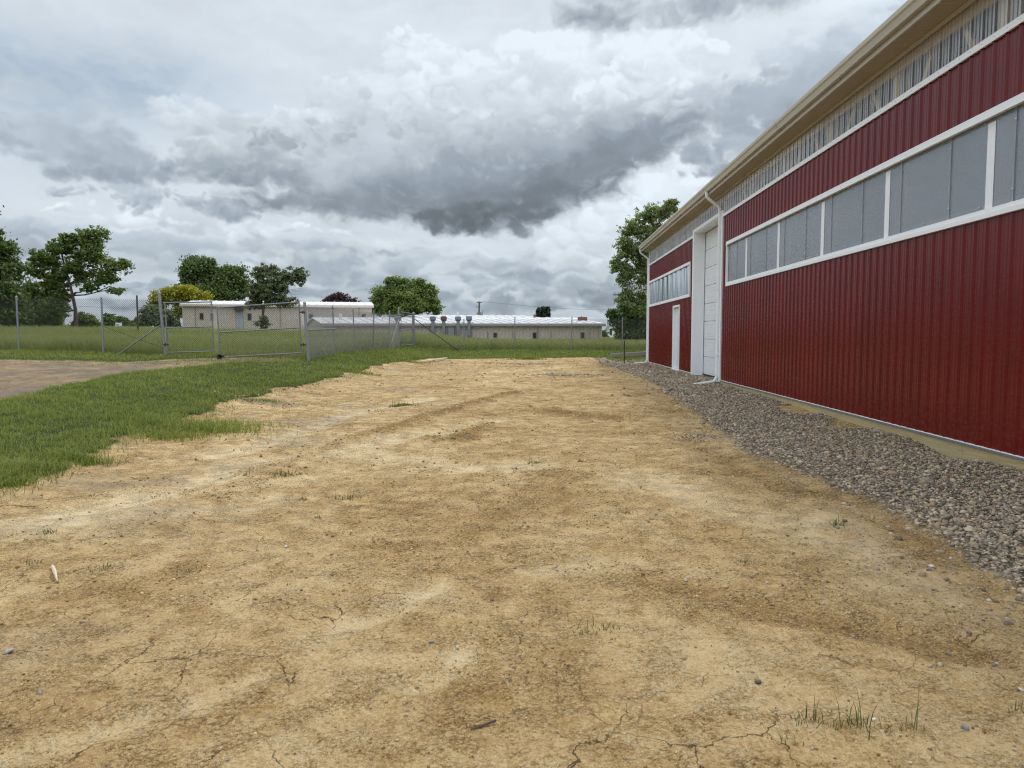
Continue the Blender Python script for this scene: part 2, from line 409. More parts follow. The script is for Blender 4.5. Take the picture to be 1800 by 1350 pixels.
M['metal_screw'] = mat('zinc_screw', (.45, .46, .47), .3, .9)[0]
M['bark'] = worn('tree_bark', (.075, .062, .052), .95, 0, .25, 5.0)

def red_paint():
    m, N, b = mat('barn_red_paint', None, .28, 0, .33)
    c = coords(N); n = N.noise(c, 1.3, 5, .6); n2 = N.noise(c, 14, 4, .6)
    col = N.mix(n.ss(.3, .75), (.128, .0036, .0028), (.106, .0031, .0026))
    x, y, z = N.sep(c)
    dust = (z.ss(.9, .18) * (n2.ss(.42, .72) * .35 + .10)) * .35 + n2.ss(.62, .8) * .015
    col = N.mix(dust, col, (.22, .12, .07))
    wn = N.new('ShaderNodeTexWhiteNoise'); wn.noise_dimensions = '1D'; N.link((y * (1 / .9144)).f('FLOOR'), wn.inputs['W'])
    col = N.scale(col, N.e(wn.outputs['Value']) * .16 + .92)
    N.link(col, b.inputs['Base Color']); N.link((n2 - .5) * .12 + .27, b.inputs['Roughness'])
    bump(N, b, N.noise(c, 2.2, 3, .5), .006, .35)
    return m
M['red'] = red_paint()

def treated_wood():
    m, N, b = mat('treated_skirt_lumber', None, .75)
    c = coords(N); x, y, z = N.sep(c)
    v = N.comb(x * 30.0, y * 2.2, z * 38.0)
    n = N.noise(v, 1.0, 6, .6, .8); k = N.voro(N.comb(x, y * 1.0, z * 2.5), 2.3)
    col = N.mix(n.ss(.3, .7), (.34, .255, .115), (.46, .37, .20))
    col = N.mix(N.noise(c, .8, 3).ss(.45, .7) * .5, col, (.36, .33, .19))
    col = N.mix(k.ss(.07, .03), col, (.13, .075, .035))
    N.link(col, b.inputs['Base Color']); bump(N, b, n, .002, .5)
    return m
M['skirt'] = treated_wood()

def glazing(name, body, t_face, t_graze, rough, amt_gloss=.25, tint=(.8, .84, .88)):
    """milky polycarbonate: part see-through, part diffusing; more opaque at a glancing view as real sheet is"""
    m = bpy.data.materials.new(name); m.use_nodes = True; N = NT(m.node_tree); m.node_tree.nodes.clear()
    c = coords(N); n = N.noise(c, 1.7, 5, .6)
    oi = N.new('ShaderNodeObjectInfo'); n = n * .7 + N.e(oi.outputs['Random']) * .3
    lw = N.new('ShaderNodeLayerWeight'); lw.inputs['Blend'].default_value = .5
    g = N.e(lw.outputs['Facing'])
    tr = N.new('ShaderNodeBsdfTransparent'); tr.inputs[0].default_value = (*tint, 1)
    df = N.new('ShaderNodeBsdfDiffuse'); N.link(N.scale(N.mix(0., body, body), (n - .5) * .35 + 1.0), df.inputs[0])
    tl = N.new('ShaderNodeBsdfTranslucent'); tl.inputs[0].default_value = (*body, 1)
    gl = N.new('ShaderNodeBsdfGlossy'); gl.inputs['Roughness'].default_value = rough; gl.inputs[0].default_value = (.9, .92, .95, 1)
    def mixs(f, a, b):
        s = N.new('ShaderNodeMixShader')
        if isinstance(f, E): N.link(f, s.inputs[0])
        else: s.inputs[0].default_value = f
        N.link(a, s.inputs[1]); N.link(b, s.inputs[2]); return s.outputs[0]
    body_s = mixs(.35, df.outputs[0], tl.outputs[0])
    fr = N.new('ShaderNodeFresnel'); fr.inputs[0].default_value = 1.5
    s = mixs(g.ss(.2, 1.0, t_face, t_graze), body_s, tr.outputs[0])
    s = mixs((N.e(fr.outputs[0]) * amt_gloss).clamp(), s, gl.outputs[0])
    o = N.new('ShaderNodeOutputMaterial'); N.link(s, o.inputs[0])
    return m
M['poly'] = glazing('twinwall_polycarbonate', (.58, .61, .63), .82, .66, .22, .55, (.92, .94, .96))
M['clear'] = glazing('clear_corrugated_polycarbonate', (.70, .70, .69), .82, .48, .28, .24, (.92, .94, .96))
M['film'] = glazing('glossy_clear_sheet', (.50, .54, .57), .55, .25, .12, .8)

# ------------------------------------------------------------------ terrain
def Hbase(x, y):
    x = np.asarray(x, float); y = np.asarray(y, float)
    f1 = .30 * sst(y, 8, 36) + .28 * sst(y, 36, 42)
    f1 = f1 * (1 - .75 * sst(x, 2.2, 4.4) * (1 - sst(y, 35.5, 40)))
    f2 = sst(-x, 4.4, 9) * (.28 + .28 * sst(y, 8, 24)) * sst(y, -30, 5) * (1 - .5 * sst(y, 42, 75)) + .13 * sst(-x, 11, 17) * sst(y, 5, 18)
    f3 = sst(y, 28, 68) * np.clip((-x - 15) / 25, 0, 1.2) * .72
    return f1 + f2 + f3
YAW = R(2.3897); PIT = R(3.9155)
_fw = np.array((-sin(YAW) * cos(PIT), cos(YAW) * cos(PIT), -sin(PIT))); _rt = np.array((cos(YAW), sin(YAW), 0.0)); _up = np.cross(_rt, _fw)
def at(px, depth):
    """survey helper: photo column and distance in metres -> ground-plan point"""
    v = _fw + _rt * (px - 900) / F_PX; t = depth / (v[0] * -sin(YAW) + v[1] * cos(YAW)); return float(v[0] * t), float(v[1] * t)
def gp(px, py, it=12):
    """survey helper: photo point -> where that ray meets the terrain"""
    v = _fw + _rt * (px - 900) / F_PX + _up * (675 - py) / F_PX
    z = 0.05
    for _ in range(it):
        t = (z - CZ) / v[2]; t = min(t, 400); z = .5 * z + .5 * float(Hbase(v[0] * t, v[1] * t))
    return float(v[0] * t), float(v[1] * t)
# survey of the boundaries on the ground
EDGE = np.array([(-5.2, -8), (-5.1, 2), (-5.15, 6.3)] + [gp(*p) for p in ((130, 815), (195, 783), (240, 768), (290, 749), (365, 728), (390, 712), (440, 698), (520, 680), (600, 661), (650, 648))])
EDGE = EDGE[np.argsort(EDGE[:, 1])]
FAR = np.array([(-60., 33.)] + sorted([gp(*p) for p in ((668, 641), (690, 634), (760, 631), (900, 630.5), (1040, 629.5), (1120, 629))]) + [(60., 37.)])
GRV = np.array([(2.3, -8), (2.4, 1.5)] + sorted([gp(*p) for p in ((1150, 672), (1195, 708), (1240, 742), (1310, 790), (1420, 838), (1540, 880), (1625, 932), (1740, 1010), (1800, 1062))], key=lambda p: p[1]) + [gp(1085, 648), gp(1058, 640), (3.0, 45)])
PR = np.array(sorted([gp(0, 707), gp(100, 684), gp(200, 662), gp(300, 650), gp(395, 641), gp(470, 637.5), gp(532, 634.5)], key=lambda p: p[1]))
PU = np.array(sorted([gp(0, 633), gp(120, 636), gp(220, 638), gp(300, 633), gp(420, 630), gp(535, 630)]))
edge_x = lambda y: np.interp(y, EDGE[:, 1], EDGE[:, 0])
far_y = lambda x: np.interp(x, FAR[:, 0], FAR[:, 1])
grv_x = lambda y: np.interp(y, GRV[:, 1], GRV[:, 0])
def zones(x, y):
    """soft masks: lawn, gravel, path"""
    n = fbm(x * .9, y * .9, 4, 5) ; n2 = fbm(x * 4.5, y * 4.5, 3, 8)
    w = n * .55 + n2 * .14
    gl = sst(edge_x(y) - x + w * .8, -.12, .12)
    fl = sst(y - far_y(x) + w * 1.2, -.3, .3)
    lawn = np.maximum(gl * sst(y, -40, -39), fl * (1 - sst(x, 4.6, 5.4) * (1 - sst(y, 36, 37))))
    prx = np.interp(y, PR[:, 1], PR[:, 0]); puy = np.interp(x, PU[:, 0], PU[:, 1])
    path = sst(prx - x + w * .7, -.25, .25) * sst(puy - y + w * 1.3, -.5, .5)
    lawn = lawn * (1 - path)
    g = sst(x - grv_x(y) + w * .45, -.10, .10) * (1 - sst(y + w * 2, 36.4, 37.2)) * (1 - sst(x, 5.6, 6.0))
    g = g * (1 - sst(fbm(x * .7 + 9, y * .5, 3, 31) + sst(x, 4.3, 5.1) * .26 * (y < 15), .34, .50))
    return lawn, g, path
STROKES = [  # (points on the photo, half width m, pale, depth m, rough)
    ([(120, 905), (330, 850), (500, 806), (620, 786), (735, 765), (812, 752), (868, 738)], .30, 1.1, -.035, 0),
    ([(380, 802), (500, 768), (598, 732), (676, 715), (760, 700)], .27, .95, -.03, 0),
    ([(430, 830), (580, 789), (656, 763), (750, 733), (850, 704), (905, 690)], .20, -.40, .040, 1),
    ([(753, 772), (800, 778), (826, 762), (850, 745)], .24, -.45, .05, 1),
    ([(640, 800), (740, 812), (830, 822), (930, 816)], .40, .85, -.02, 0),
    ([(960, 722), (1005, 729), (1060, 735)], .38, -.35, .04, 1),
    ([(1210, 770), (1300, 830), (1420, 862), (1520, 880), (1600, 925), (1700, 990)], .22, -.25, -.03, .3),
    ([(1100, 830), (1240, 880), (1420, 930), (1560, 985), (1680, 1060)], .40, .55, -.01, 0),
    ([(1150, 1010), (1300, 1065), (1440, 1090), (1580, 1115), (1720, 1150)], .17, -.5, -.03, .3),
    ([(600, 1010), (760, 960), (900, 905), (980, 850), (1010, 800)], .30, -.12, .015, .45),
    ([(560, 1120), (700, 1060), (760, 1030)], .12, .7, -.02, 0),
    ([(690, 1200), (740, 1205), (800, 1180), (800, 1150)], .08, .7, -.02, 0),
    ([(0, 940), (160, 925), (300, 900), (460, 880)], .3, .5, -.015, 0),
    ([(240, 880), (420, 860), (560, 840), (640, 820)], .12, .4, -.015, 0),
    ([(860, 655), (930, 650), (990, 645)], .5, .6, 0, 0), ([(820, 678), (900, 664), (960, 656)], .25, .5, -.02, 0),
    ([(0, 1330), (150, 1290), (330, 1240), (440, 1190)], .10, .6, -.012, 0),
    ([(960, 1000), (1100, 985), (1250, 1010)], .16, .5, -.015, 0)]
STROKES = [(np.array([gp(*p) for p in pts]), w, pa, dp, ro) for pts, w, pa, dp, ro in STROKES]
def seg_dist(x, y, P):
    d = np.full(x.shape, 1e9)
    for (ax, ay), (bx, by) in zip(P[:-1], P[1:]):
        vx, vy = bx - ax, by - ay; t = np.clip(((x - ax) * vx + (y - ay) * vy) / (vx * vx + vy * vy), 0, 1)
        d = np.minimum(d, np.hypot(x - ax - t * vx, y - ay - t * vy))
    return d
def detail(x, y, lawn, g, path, full=True):
    dirt = (1 - lawn) * (1 - g) * (1 - .6 * path)
    near = dirt * (1 - sst(np.hypot(x, y), 40, 60))
    sel = (near > .01) & (y > 0) & (y < 45) & (x > -14) & (x < 6)
    pale = np.zeros_like(x); rough = np.zeros_like(x); h = np.zeros_like(x)
    xs, ys = x[sel], y[sel]
    wob = fbm(xs * 2.2, ys * 2.2, 3, 61) * .22
    wob2 = fbm(xs * 7, ys * 7, 3, 62) * .08
    p = np.zeros_like(xs); r = np.zeros_like(xs); hh = np.zeros_like(xs)
    for P, w, pa, dp, ro in STROKES:
        lo = P.min(0) - w * 3 - .4; hi = P.max(0) + w * 3 + .4
        b = (xs > lo[0]) & (xs < hi[0]) & (ys > lo[1]) & (ys < hi[1])
        if not b.any(): continue
        d = seg_dist(xs[b], ys[b], P) + (wob[b] + wob2[b]) * min(1, w * 3.2)
        k = np.exp(-(d / w) ** 2)
        p[b] += k * pa; r[b] += k * ro; hh[b] += dp * k + (.010 * np.exp(-((d - w * 1.35) / (w * .35)) ** 2) if dp < 0 else 0)
    patch = fbm(xs * .55, ys * .55, 5, 71, .55)
    patch2 = fbm(xs * 1.9 + 3, ys * 1.9, 4, 73, .6)
    rn = sst(fbm(xs * 1.1, ys * 1.1, 5, 75, .6), .02, .42)
    p += patch * .65 + patch2 * .55; r = np.clip(r + rn * .8, 0, 1.3)
    ys_far = sst(ys, 14, 30)
    hh += .018 * patch2 + .028 * patch
    cl = fbm(xs * 9, ys * 9, 4, 81, .6)
    cl2 = np.abs(fbm(xs * 24, ys * 24, 3, 83, .6)) 
    hh += (np.maximum(cl, 0) * .030 + cl2 * .012) * (.10 + r * .9) + .004 * cl
    pale[sel] = p; rough[sel] = r; h[sel] = hh * near[sel]
    if full:
        m = g > .02
        h[m] += (g * (.025 + .014 * fbm(x * 14, y * 14, 2, 88)))[m]
        m = (lawn > .02) & (np.hypot(x, y) < 60)
        h[m] += (lawn * (.055 + .03 * fbm(x * 1.2, y * 1.2, 4, 89)))[m]
    # hollow washed out under the skirt board
    h = h - .10 * np.exp(-(((x - 5.15) / .35) ** 2 + ((y - 9.2) / .6) ** 2)) + .03 * sst(x, 4.6, 5.1) * (y < 35) * (x < 5.6)
    return h, pale, rough
def H(x, y):
    x = np.atleast_1d(np.asarray(x, float)); y = np.atleast_1d(np.asarray(y, float))
    l, g, p = zones(x, y); h, _, _ = detail(x, y, l, g, p)
    return Hbase(x, y) + h
def Hs(x, y): return float(H([x], [y])[0])
def axis(segs):
    out = [segs[0][0]]
    for a, b, st in segs:
        n = max(1, int(round((b - a) / st))); out += list(np.linspace(a, b, n + 1)[1:])
    return np.array(out)
xa = axis([(-900, -300, 100), (-300, -100, 20), (-100, -40, 5), (-40, -14, .8), (-14, -5.6, .05), (-5.6, 5.3, .0215), (5.3, 8, .3), (8, 40, 2), (40, 100, 10), (100, 900, 80)])
ya = [-300, -120, -60, -30, -15, -8, -4, -2, 0, .8, 1.4]
while ya[-1] < 46: ya.append(ya[-1] + .0036 * ya[-1] + .004)
while ya[-1] < 130: ya.append(ya[-1] * 1.012)
while ya[-1] < 1500: ya.append(ya[-1] * 1.08)
ya = np.array(ya)
GX, GY = np.meshgrid(xa, ya); nxg, nyg = len(xa), len(ya)
gxr, gyr = GX.ravel(), GY.ravel()
lawn_, grv_, path_ = zones(gxr, gyr)
h_, pale_, rough_ = detail(gxr, gyr, lawn_, grv_, path_)
GZ = Hbase(gxr, gyr) + h_
idx = np.arange(nxg * nyg).reshape(nyg, nxg)
Fq = np.stack([idx[:-1, :-1], idx[:-1, 1:], idx[1:, 1:], idx[1:, :-1]], -1).reshape(-1, 4)

def ground_material():
    m, N, b = mat('ground_soil_gravel_turf', None, .95, 0, .15)
    c = N.new('ShaderNodeNewGeometry').outputs['Position']
    def at_(k):
        n = N.new('ShaderNodeAttribute'); n.attribute_name = k; return N.e(n.outputs['Fac'])
    lawn, grv, path, pale, rough = [at_(k) for k in ('lawn', 'gravel', 'path', 'pale', 'rough')]
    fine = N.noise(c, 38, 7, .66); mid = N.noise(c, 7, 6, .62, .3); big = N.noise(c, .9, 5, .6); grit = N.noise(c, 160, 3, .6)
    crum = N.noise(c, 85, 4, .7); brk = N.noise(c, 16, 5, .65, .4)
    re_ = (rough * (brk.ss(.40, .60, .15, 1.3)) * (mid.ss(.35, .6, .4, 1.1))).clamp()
    p = pale * .72 + (mid - .5) * .9 + (fine - .5) * 1.15 + (crum - .5) * 1.3 + (brk - .5) * .7 + .16  # fine tone variation, also painting in micro relief the soft sun leaves weak
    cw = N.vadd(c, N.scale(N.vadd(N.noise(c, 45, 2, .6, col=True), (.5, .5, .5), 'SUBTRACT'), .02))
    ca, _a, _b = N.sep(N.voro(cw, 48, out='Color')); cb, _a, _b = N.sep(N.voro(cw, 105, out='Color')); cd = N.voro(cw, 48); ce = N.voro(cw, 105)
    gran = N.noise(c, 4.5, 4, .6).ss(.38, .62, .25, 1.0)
    p = p - re_ * .26 + ((ca - .5) * .46 + (cb - .5) * .56 - cd.ss(.45, .85) * .34 - ce.ss(.45, .85) * .28 + .10) * gran  # darker cell borders paint the small shadows between soil crumbs
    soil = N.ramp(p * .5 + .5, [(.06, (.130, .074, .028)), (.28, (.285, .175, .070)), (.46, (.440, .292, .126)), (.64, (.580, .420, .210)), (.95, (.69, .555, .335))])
    soil = N.mix(N.noise(c, 2.3, 5, .6).ss(.52, .74) * .55, soil, (.40, .235, .070))      # ochre clay
    x, y, z = N.sep(c)
    greyd = N.noise(N.vadd(c, (31, 7, 0)), .75, 5, .6).ss(.48, .68) * x.ss(-1.0, -4.2) * .75
    soil = N.mix(greyd * .8, soil, (.34, .285, .20))
    soil = N.mix(grit.ss(.60, .72) * .40, soil, (.17, .11, .055))
    soil = N.mix(grit.ss(.38, .28) * .28, soil, (.50, .43, .31))
    # drying cracks
    wv = N.vadd(c, N.scale(N.vadd(N.noise(c, 5, 4, .6, col=True), (.5, .5, .5), 'SUBTRACT'), .18))
    wv = N.vadd(wv, N.scale(N.vadd(N.noise(c, 30, 3, .6, col=True), (.5, .5, .5), 'SUBTRACT'), .035))
    flat = N.vadd(N.vadd(wv, (5.3, 3.1, 0)), (1, 1, 0), 'MULTIPLY')
    c1 = N.voro(flat, 1.9, 'DISTANCE_TO_EDGE'); c2 = N.voro(flat, 6.5, 'DISTANCE_TO_EDGE')
    cm = N.noise(N.vadd(c, (3, 9, 0)), 1.6, 4, .6).ss(.50, .62) 
    cm2 = N.noise(N.vadd(c, (13, 2, 0)), 2.4, 4, .6).ss(.50, .66)
    wdt = N.noise(c, 9, 3).ss(.3, .7, .6, 1.2)
    crack = c1._m('DIVIDE', wdt).ss(.0065, .0015) * cm + c2._m('DIVIDE', wdt).ss(.014, .003) * cm2 * .6
    crack = crack.clamp() * (1.0 - rough.clamp() * .5) * (1.0 - lawn) * (1.0 - grv)
    soil = N.mix(crack * .85, soil, (.10, .06, .03))
    # small embedded pebbles
    vp = N.voro(N.vadd(c, (1, 1, 0), 'MULTIPLY'), 30); vpc = N.voro(N.vadd(c, (1, 1, 0), 'MULTIPLY'), 30, out='Color')
    vr, vg, vb = N.sep(vpc)
    peb = vp.ss(.30, .22) * vr.ss(.90, .94)
    soil = N.mix(peb * .8, soil, N.mix(vg, (.15, .125, .095), (.50, .42, .31)))
    # gravel bed between the real stones
    gv = N.voro(c, 42, out='Color'); g1, g2, g3 = N.sep(gv); gd = N.voro(c, 42)
    gcol = N.ramp(g1, [(0, (.14, .115, .085)), (.35, (.26, .215, .16)), (.7, (.37, .31, .23)), (1, (.50, .43, .34))])
    gcol = N.scale(gcol, gd.ss(.65, .1, .45, 1.0))
    # turf soil under the blades, darkened to paint shade into the gaps
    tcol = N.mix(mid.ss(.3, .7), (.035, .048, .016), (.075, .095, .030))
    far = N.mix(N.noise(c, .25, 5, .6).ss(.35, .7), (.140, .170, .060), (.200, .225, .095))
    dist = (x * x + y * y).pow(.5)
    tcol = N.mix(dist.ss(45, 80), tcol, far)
    pcol = N.mix(fine.ss(.35, .65), (.19, .145, .102), (.30, .238, .170))
    pcol = N.mix((big.ss(.42, .62) * y.ss(13, 17)), pcol, (.36, .26, .145))
    pcol = N.mix(grit.ss(.55, .68) * .5, pcol, (.12, .10, .085))
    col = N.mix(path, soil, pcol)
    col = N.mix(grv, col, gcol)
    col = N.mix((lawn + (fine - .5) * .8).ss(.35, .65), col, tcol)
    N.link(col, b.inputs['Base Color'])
    near = dist.ss(30, 6)
    clod = N.voro(N.vadd(c, N.scale(N.noise(c, 20, 2, .5, col=True), .03)), 55)
    hgt = fine * .55 + grit * .16 + crum * .30 + brk * .5 + mid * .3 + ((0.5 - cd) * .9 + (0.5 - ce) * .4) * gran + (0.5 - clod) * (re_ * .8 + .15) - crack * 1.6 + peb * .4
    hgt = hgt + (0.6 - gd) * grv * 1.2
    n = bump(N, b, hgt, .045, 1.0)
    return m
M['ground'] = ground_material()
ground = npmesh('ground', np.stack([gxr, gyr, GZ], -1), Fq, M['ground'], smooth=True,
                attrs={'lawn': lawn_, 'gravel': grv_, 'path': path_, 'pale': pale_, 'rough': rough_})
tag(ground, kind='structure')

# ------------------------------------------------------------------ the red barn
XW = 5.134
barn = thing('pole_barn', 'long red metal pole barn with clear eave panels, window band and cream gutter', 'barn', (0, 0, 0))
Y0, Y1 = -7.0, 35.10
PITCH = .2286
def ribbed(y0, y1, z0, z1, x=XW, clearp=False):
    ys = []
    k0 = int(math.floor(y0 / PITCH)) - 1; k1 = int(math.ceil(y1 / PITCH)) + 1
    for k in range(k0, k1 + 1):
        c = k * PITCH - .007
        if clearp: prof = [(-.032, 0), (-.011, .019), (.011, .019), (.032, 0), (.06, 0), (.072, .007), (.084, 0), (.136, 0), (.148, .007), (.160, 0)]
        else: prof = [(-.032, 0), (-.011, .019), (.011, .019), (.032, 0), (.062, 0), (.069, .004), (.083, .004), (.090, 0), (.138, 0), (.145, .004), (.159, .004), (.166, 0)]
        ys += [(c + a, h) for a, h in prof]
    ys = [(max(y0, min(y1, y)), h) for y, h in ys]
    out = []
    for y, h in ys:
        if out and abs(y - out[-1][0]) < 1e-5: out[-1] = (y, h); continue
        out.append((y, h))
    mb = MB()
    n = len(out)
    for z in (z0, z1):
        for y, h in out: mb.v.append((x - h, y, z))
    for i in range(n - 1): mb.f.append((i, i + 1, n + i + 1, n + i))
    return mb
def add_screws(mb, y0, y1, zs, every=PITCH, off=.025, x=XW, r=.008):
    k = int(math.ceil(y0 / every)) 
    while k * every < y1:
        y = k * every - .007 + off
        if y0 < y < y1:
            for z in zs: mb.dome((x - .0185 if off == 0 else x - .001, y, z), r)
        k += 1
    return mb
Y_RED = 20.98; DOOR_A, DOOR_B = 21.36, 24.86; FAR_A = 25.02
WB, WT = 2.835, 3.975
# near wall
mb = ribbed(Y0, Y_RED, .185, WB); add_screws(mb, Y0, Y_RED, (.26, 1.15, 1.95, 2.78)); mb.build('wall_siding', M['red'], barn)
mb = ribbed(Y0, Y_RED, WT + .07, 4.83); add_screws(mb, Y0, Y_RED, (4.09, 4.42), off=.036); mb.build('wall_siding', M['red'], barn)
ribbed(20.46, Y_RED, WB, WT + .07).build('wall_siding', M['red'], barn)
# far wall round the walk door and its window
WD_A, WD_B, WD_T = 27.22, 28.60, 2.54
mb = ribbed(FAR_A, WD_A, .185, WB); ribs2 = ribbed(WD_B, Y1, .185, WB); mb.add(ribs2.v, ribs2.f)
r3 = ribbed(WD_A, WD_B, WD_T, WB); mb.add(r3.v, r3.f); mb.build('wall_siding', M['red'], barn)
ribbed(FAR_A, Y1, WT + .07, 4.78).build('wall_siding', M['red'], barn)
ribbed(FAR_A, 25.42, WB, WT + .07).build('wall_siding', M['red'], barn)
# gable ends and the rear wall, rear eave strip left clear so light gets in
XE = XW + 12.4; XR = XW + 6.2; ZR = 5.72 + 6.2 * .25
def gable(y):
    return MB().add([(XW + .01, y, .18), (XE, y, .18), (XE, y, 5.5), (XR, y, ZR - .1), (XW + .01, y, 5.5)], [(0, 1, 2, 3, 4)])
gable(Y1 + .004).build('gable_wall', M['red'], barn); gable(Y0).build('gable_wall', M['red'], barn)
MB().box(XE, XE + .04, Y0, Y1, .18, 2.9).build('rear_wall', M['red'], barn)
MB().box(XE, XE + .04, Y0, Y1, 3.9, 4.9).build('rear_wall', M['red'], barn)
MB().box(XE + .01, XE + .02, Y0, Y1, 4.9, 5.5).build('rear_clear_panel', M['clear'], barn)
MB().box(XW + .35, XE, Y0 + .05, Y1 - .05, .03, .06).build('floor_slab', worn('bare_earth_floor', (.16, .13, .09), .9), barn)
# skirt board, base trim
yy = Y0
for L_ in (6.2, 4.88, 4.88, 4.88, 4.88, 4.88):
    y2 = min(Y_RED + .05, yy + L_); MB().box(XW - .012, XW + .026, yy, y2 - .004, -.16, .165).build('skirt_board', M['skirt'], barn, bevel=.003); yy = y2
    if yy >= Y_RED: break
for a, b in ((FAR_A - .06, 29.9), (29.905, Y1 - .02)): MB().box(XW - .012, XW + .026, a, b, -.15, .165).build('skirt_board', M['skirt'], barn, bevel=.003)
sk = MB()
sk.box(XW - .03, XW + .30, 24.84, 25.0, .02, .13); sk.build('door_sill_block', M['lumber'], barn)
mb = MB().box(XW - .030, XW - .002, Y0, Y_RED, .166, .180); mb.box(XW - .030, XW - .027, Y0, Y_RED, .180, .190)
mb.build('base_trim', M['galv'], barn)
mb = MB().box(XW - .026, XW - .004, Y0, Y_RED, .181, .199); mb.box(XW - .026, XW - .004, FAR_A, WD_A, .172, .195); mb.box(XW - .026, XW - .004, WD_B, Y1, .172, .195)
mb.build('foam_closure', M['white'], barn)
# white belt trim between red and clear
for a, b, z in ((Y0, Y_RED, 4.828), (FAR_A - .02, Y1, 4.778)):
    mb = MB().box(XW - .034, XW + .0, a, b, z, z + .078); mb.box(XW - .042, XW - .036, a, b, z - .008, z + .012); mb.mark()
    k = 0; y = a + .1
    while y < b - .05:
        mb.dome((XW - .034, y, z + .04), .010)
        if k % 3 == 0: mb.dome((XW - .034, y + .05, z + .054), .007)
        y += PITCH; k += 1
    mb.build('belt_trim', M['white'], barn, mat2=M['metal_screw'])
# clear corrugated eave panels
ribbed(Y0, DOOR_A - .3, 4.90, 5.485, XW - .004, True).build('clear_panel', M['clear'], barn)
ribbed(DOOR_A - .3, Y1, 4.86, 5.485, XW - .002, True).build('clear_panel', M['clear'], barn)
mb = MB().box(XW - .034, XW - .026, Y0, Y1 + .1, 5.44, 5.486); mb.box(XW - .052, XW - .030, Y0, Y1 + .1, 5.470, 5.488)
mb.build('soffit_channel', M['gutter'], barn)
# gutter, fascia, soffit, roof
gut = [(4.742, 5.725), (4.742, 5.565), (4.668, 5.560), (4.655, 5.600), (4.640, 5.640), (4.615, 5.665), (4.608, 5.705), (4.608, 5.722), (4.622, 5.726), (4.624, 5.715), (4.618, 5.705), (4.624, 5.672),
       (4.648, 5.648), (4.663, 5.605), (4.674, 5.568), (4.736, 5.571), (4.736, 5.725)]
gutter = MB().extrude_y(gut, Y0 - .3, 35.32, True).build('gutter', M['gutter'], barn)
for y in (1.5, 14.9, 28.3):
    mb = MB().box(4.602, 4.612, y - .012, y + .012, 5.66, 5.728); mb.bar((4.612, y, 5.664), (4.650, y, 5.60), .024, .006, (0, 1, 0)); mb.box(4.648, 4.742, y - .012, y + .012, 5.553, 5.561)
    mb.build('seam_clip', M['gutter'], gutter)
mb = MB().box(4.748, 4.772, Y0 - .3, 35.30, 5.478, 5.735); mb.box(4.742, 4.748, Y0 - .3, 35.30, 5.478, 5.535)
mb.build('fascia', M['gutter'], barn, bevel=.003)
prof = []; y = Y0 - .3
mb = MB()
sv = []
while y < 35.29:
    sv += [(y, 0), (y + .096, 0), (y + .099, .006), (y + .102, .006)]; y += .105
n = len(sv)
for x in (4.772, XW + .03):
    for yy, dz_ in sv: mb.v.append((x, yy, 5.492 + dz_))
for i in range(n - 1): mb.f.append((i, i + 1, n + i + 1, n + i))
mb.build('soffit', M['soffit'], barn)
mb = MB()
for sx, xe in ((1, 4.70), (-1, XE + .45)):
    a = [(xe, Y0 - .3, 5.742), (XR, Y0 - .3, ZR), (XR, 35.32, ZR), (xe, 35.32, 5.742)]
    mb.add(a + [(p[0], p[1], p[2] + .02) for p in a], [(0, 1, 2, 3), (7, 6, 5, 4), (0, 4, 5, 1), (1, 5, 6, 2), (2, 6, 7, 3), (3, 7, 4, 0)])
mb.build('roof', worn('light_roof_metal', (.55, .56, .57), .4, .2), barn)
# inside: headers, posts, knee braces, truss chords, liner
lum = MB()
lum.box(XW + .035, XW + .073, Y0, Y1 - .02, 5.31, 5.60)
lum.build('header_board', M['lumber'], barn)
POSTS = [8.68 + k * 2.492 for k in range(-6, 11)]
gb = MB()
for zz in (1.0, 2.0, 2.72, 4.10, 4.72):
    for a, b in ((Y0, DOOR_A - .1), (FAR_A - .02, Y1 - .05)):
        if zz in (1.0, 2.0) and a > 20: 
            gb.box(XW + .03, XW + .068, a, WD_A - .1, zz, zz + .09); gb.box(XW + .03, XW + .068, WD_B + .1, b, zz, zz + .09)
        else: gb.box(XW + .03, XW + .068, a, b, zz, zz + .09)
gb.build('wall_girts', M['lumber'], barn)
for py in POSTS:
    indoor = DOOR_A - .7 < py < FAR_A + .6
    if indoor: py = DOOR_A - .14 if py < 23 else FAR_A + .1
    pb = MB().box(XW + .075, XW + .255, py - .070, py + .070, .05, 5.60)
    pb.build('post', M['lumber'], barn)
    mb = MB()
    for s_ in (() if indoor else (-1, 1)):
        mb.bar((XW + .15, py + s_ * .12, 4.15), (XW + .15, py + s_ * .95, 5.45), .038, .089, (0, 1, 0))
    if mb.v: mb.build('knee_brace', M['lumber'], barn)
    mb = MB().bar((XW + .1, py, 5.62), (XE - .1, py, 5.62), .04, .14)
    mb.bar((XW + 1.2, py, 5.7), (XW + 2.2, py, 6.15), .04, .09); mb.bar((XW + 2.2, py, 6.15), (XW + 3.4, py, 5.7), .04, .09); mb.bar((XW + 3.4, py, 5.7), (XR, py, ZR - .25), .04, .09)
    mb.build('roof_truss', M['lumber'], barn)
MB().box(XW + 3.8, XW + 3.9, Y0 + .2, Y1 - .2, .05, 4.6).build('inner_partition', M['interior'], barn)
mb = MB()
for z in (3.05, 3.5): mb.bar((XW + 1.9, Y0 + .5, z), (XW + 1.9, 20.5, z + .0), .05, .10)
mb.build('inner_rail', M['lumber'], barn)
MB().box(XW + .5, XE - .3, Y0 + .2, Y1 - .2, 5.73, 5.745).build('ceiling_liner', M['interior'], barn)

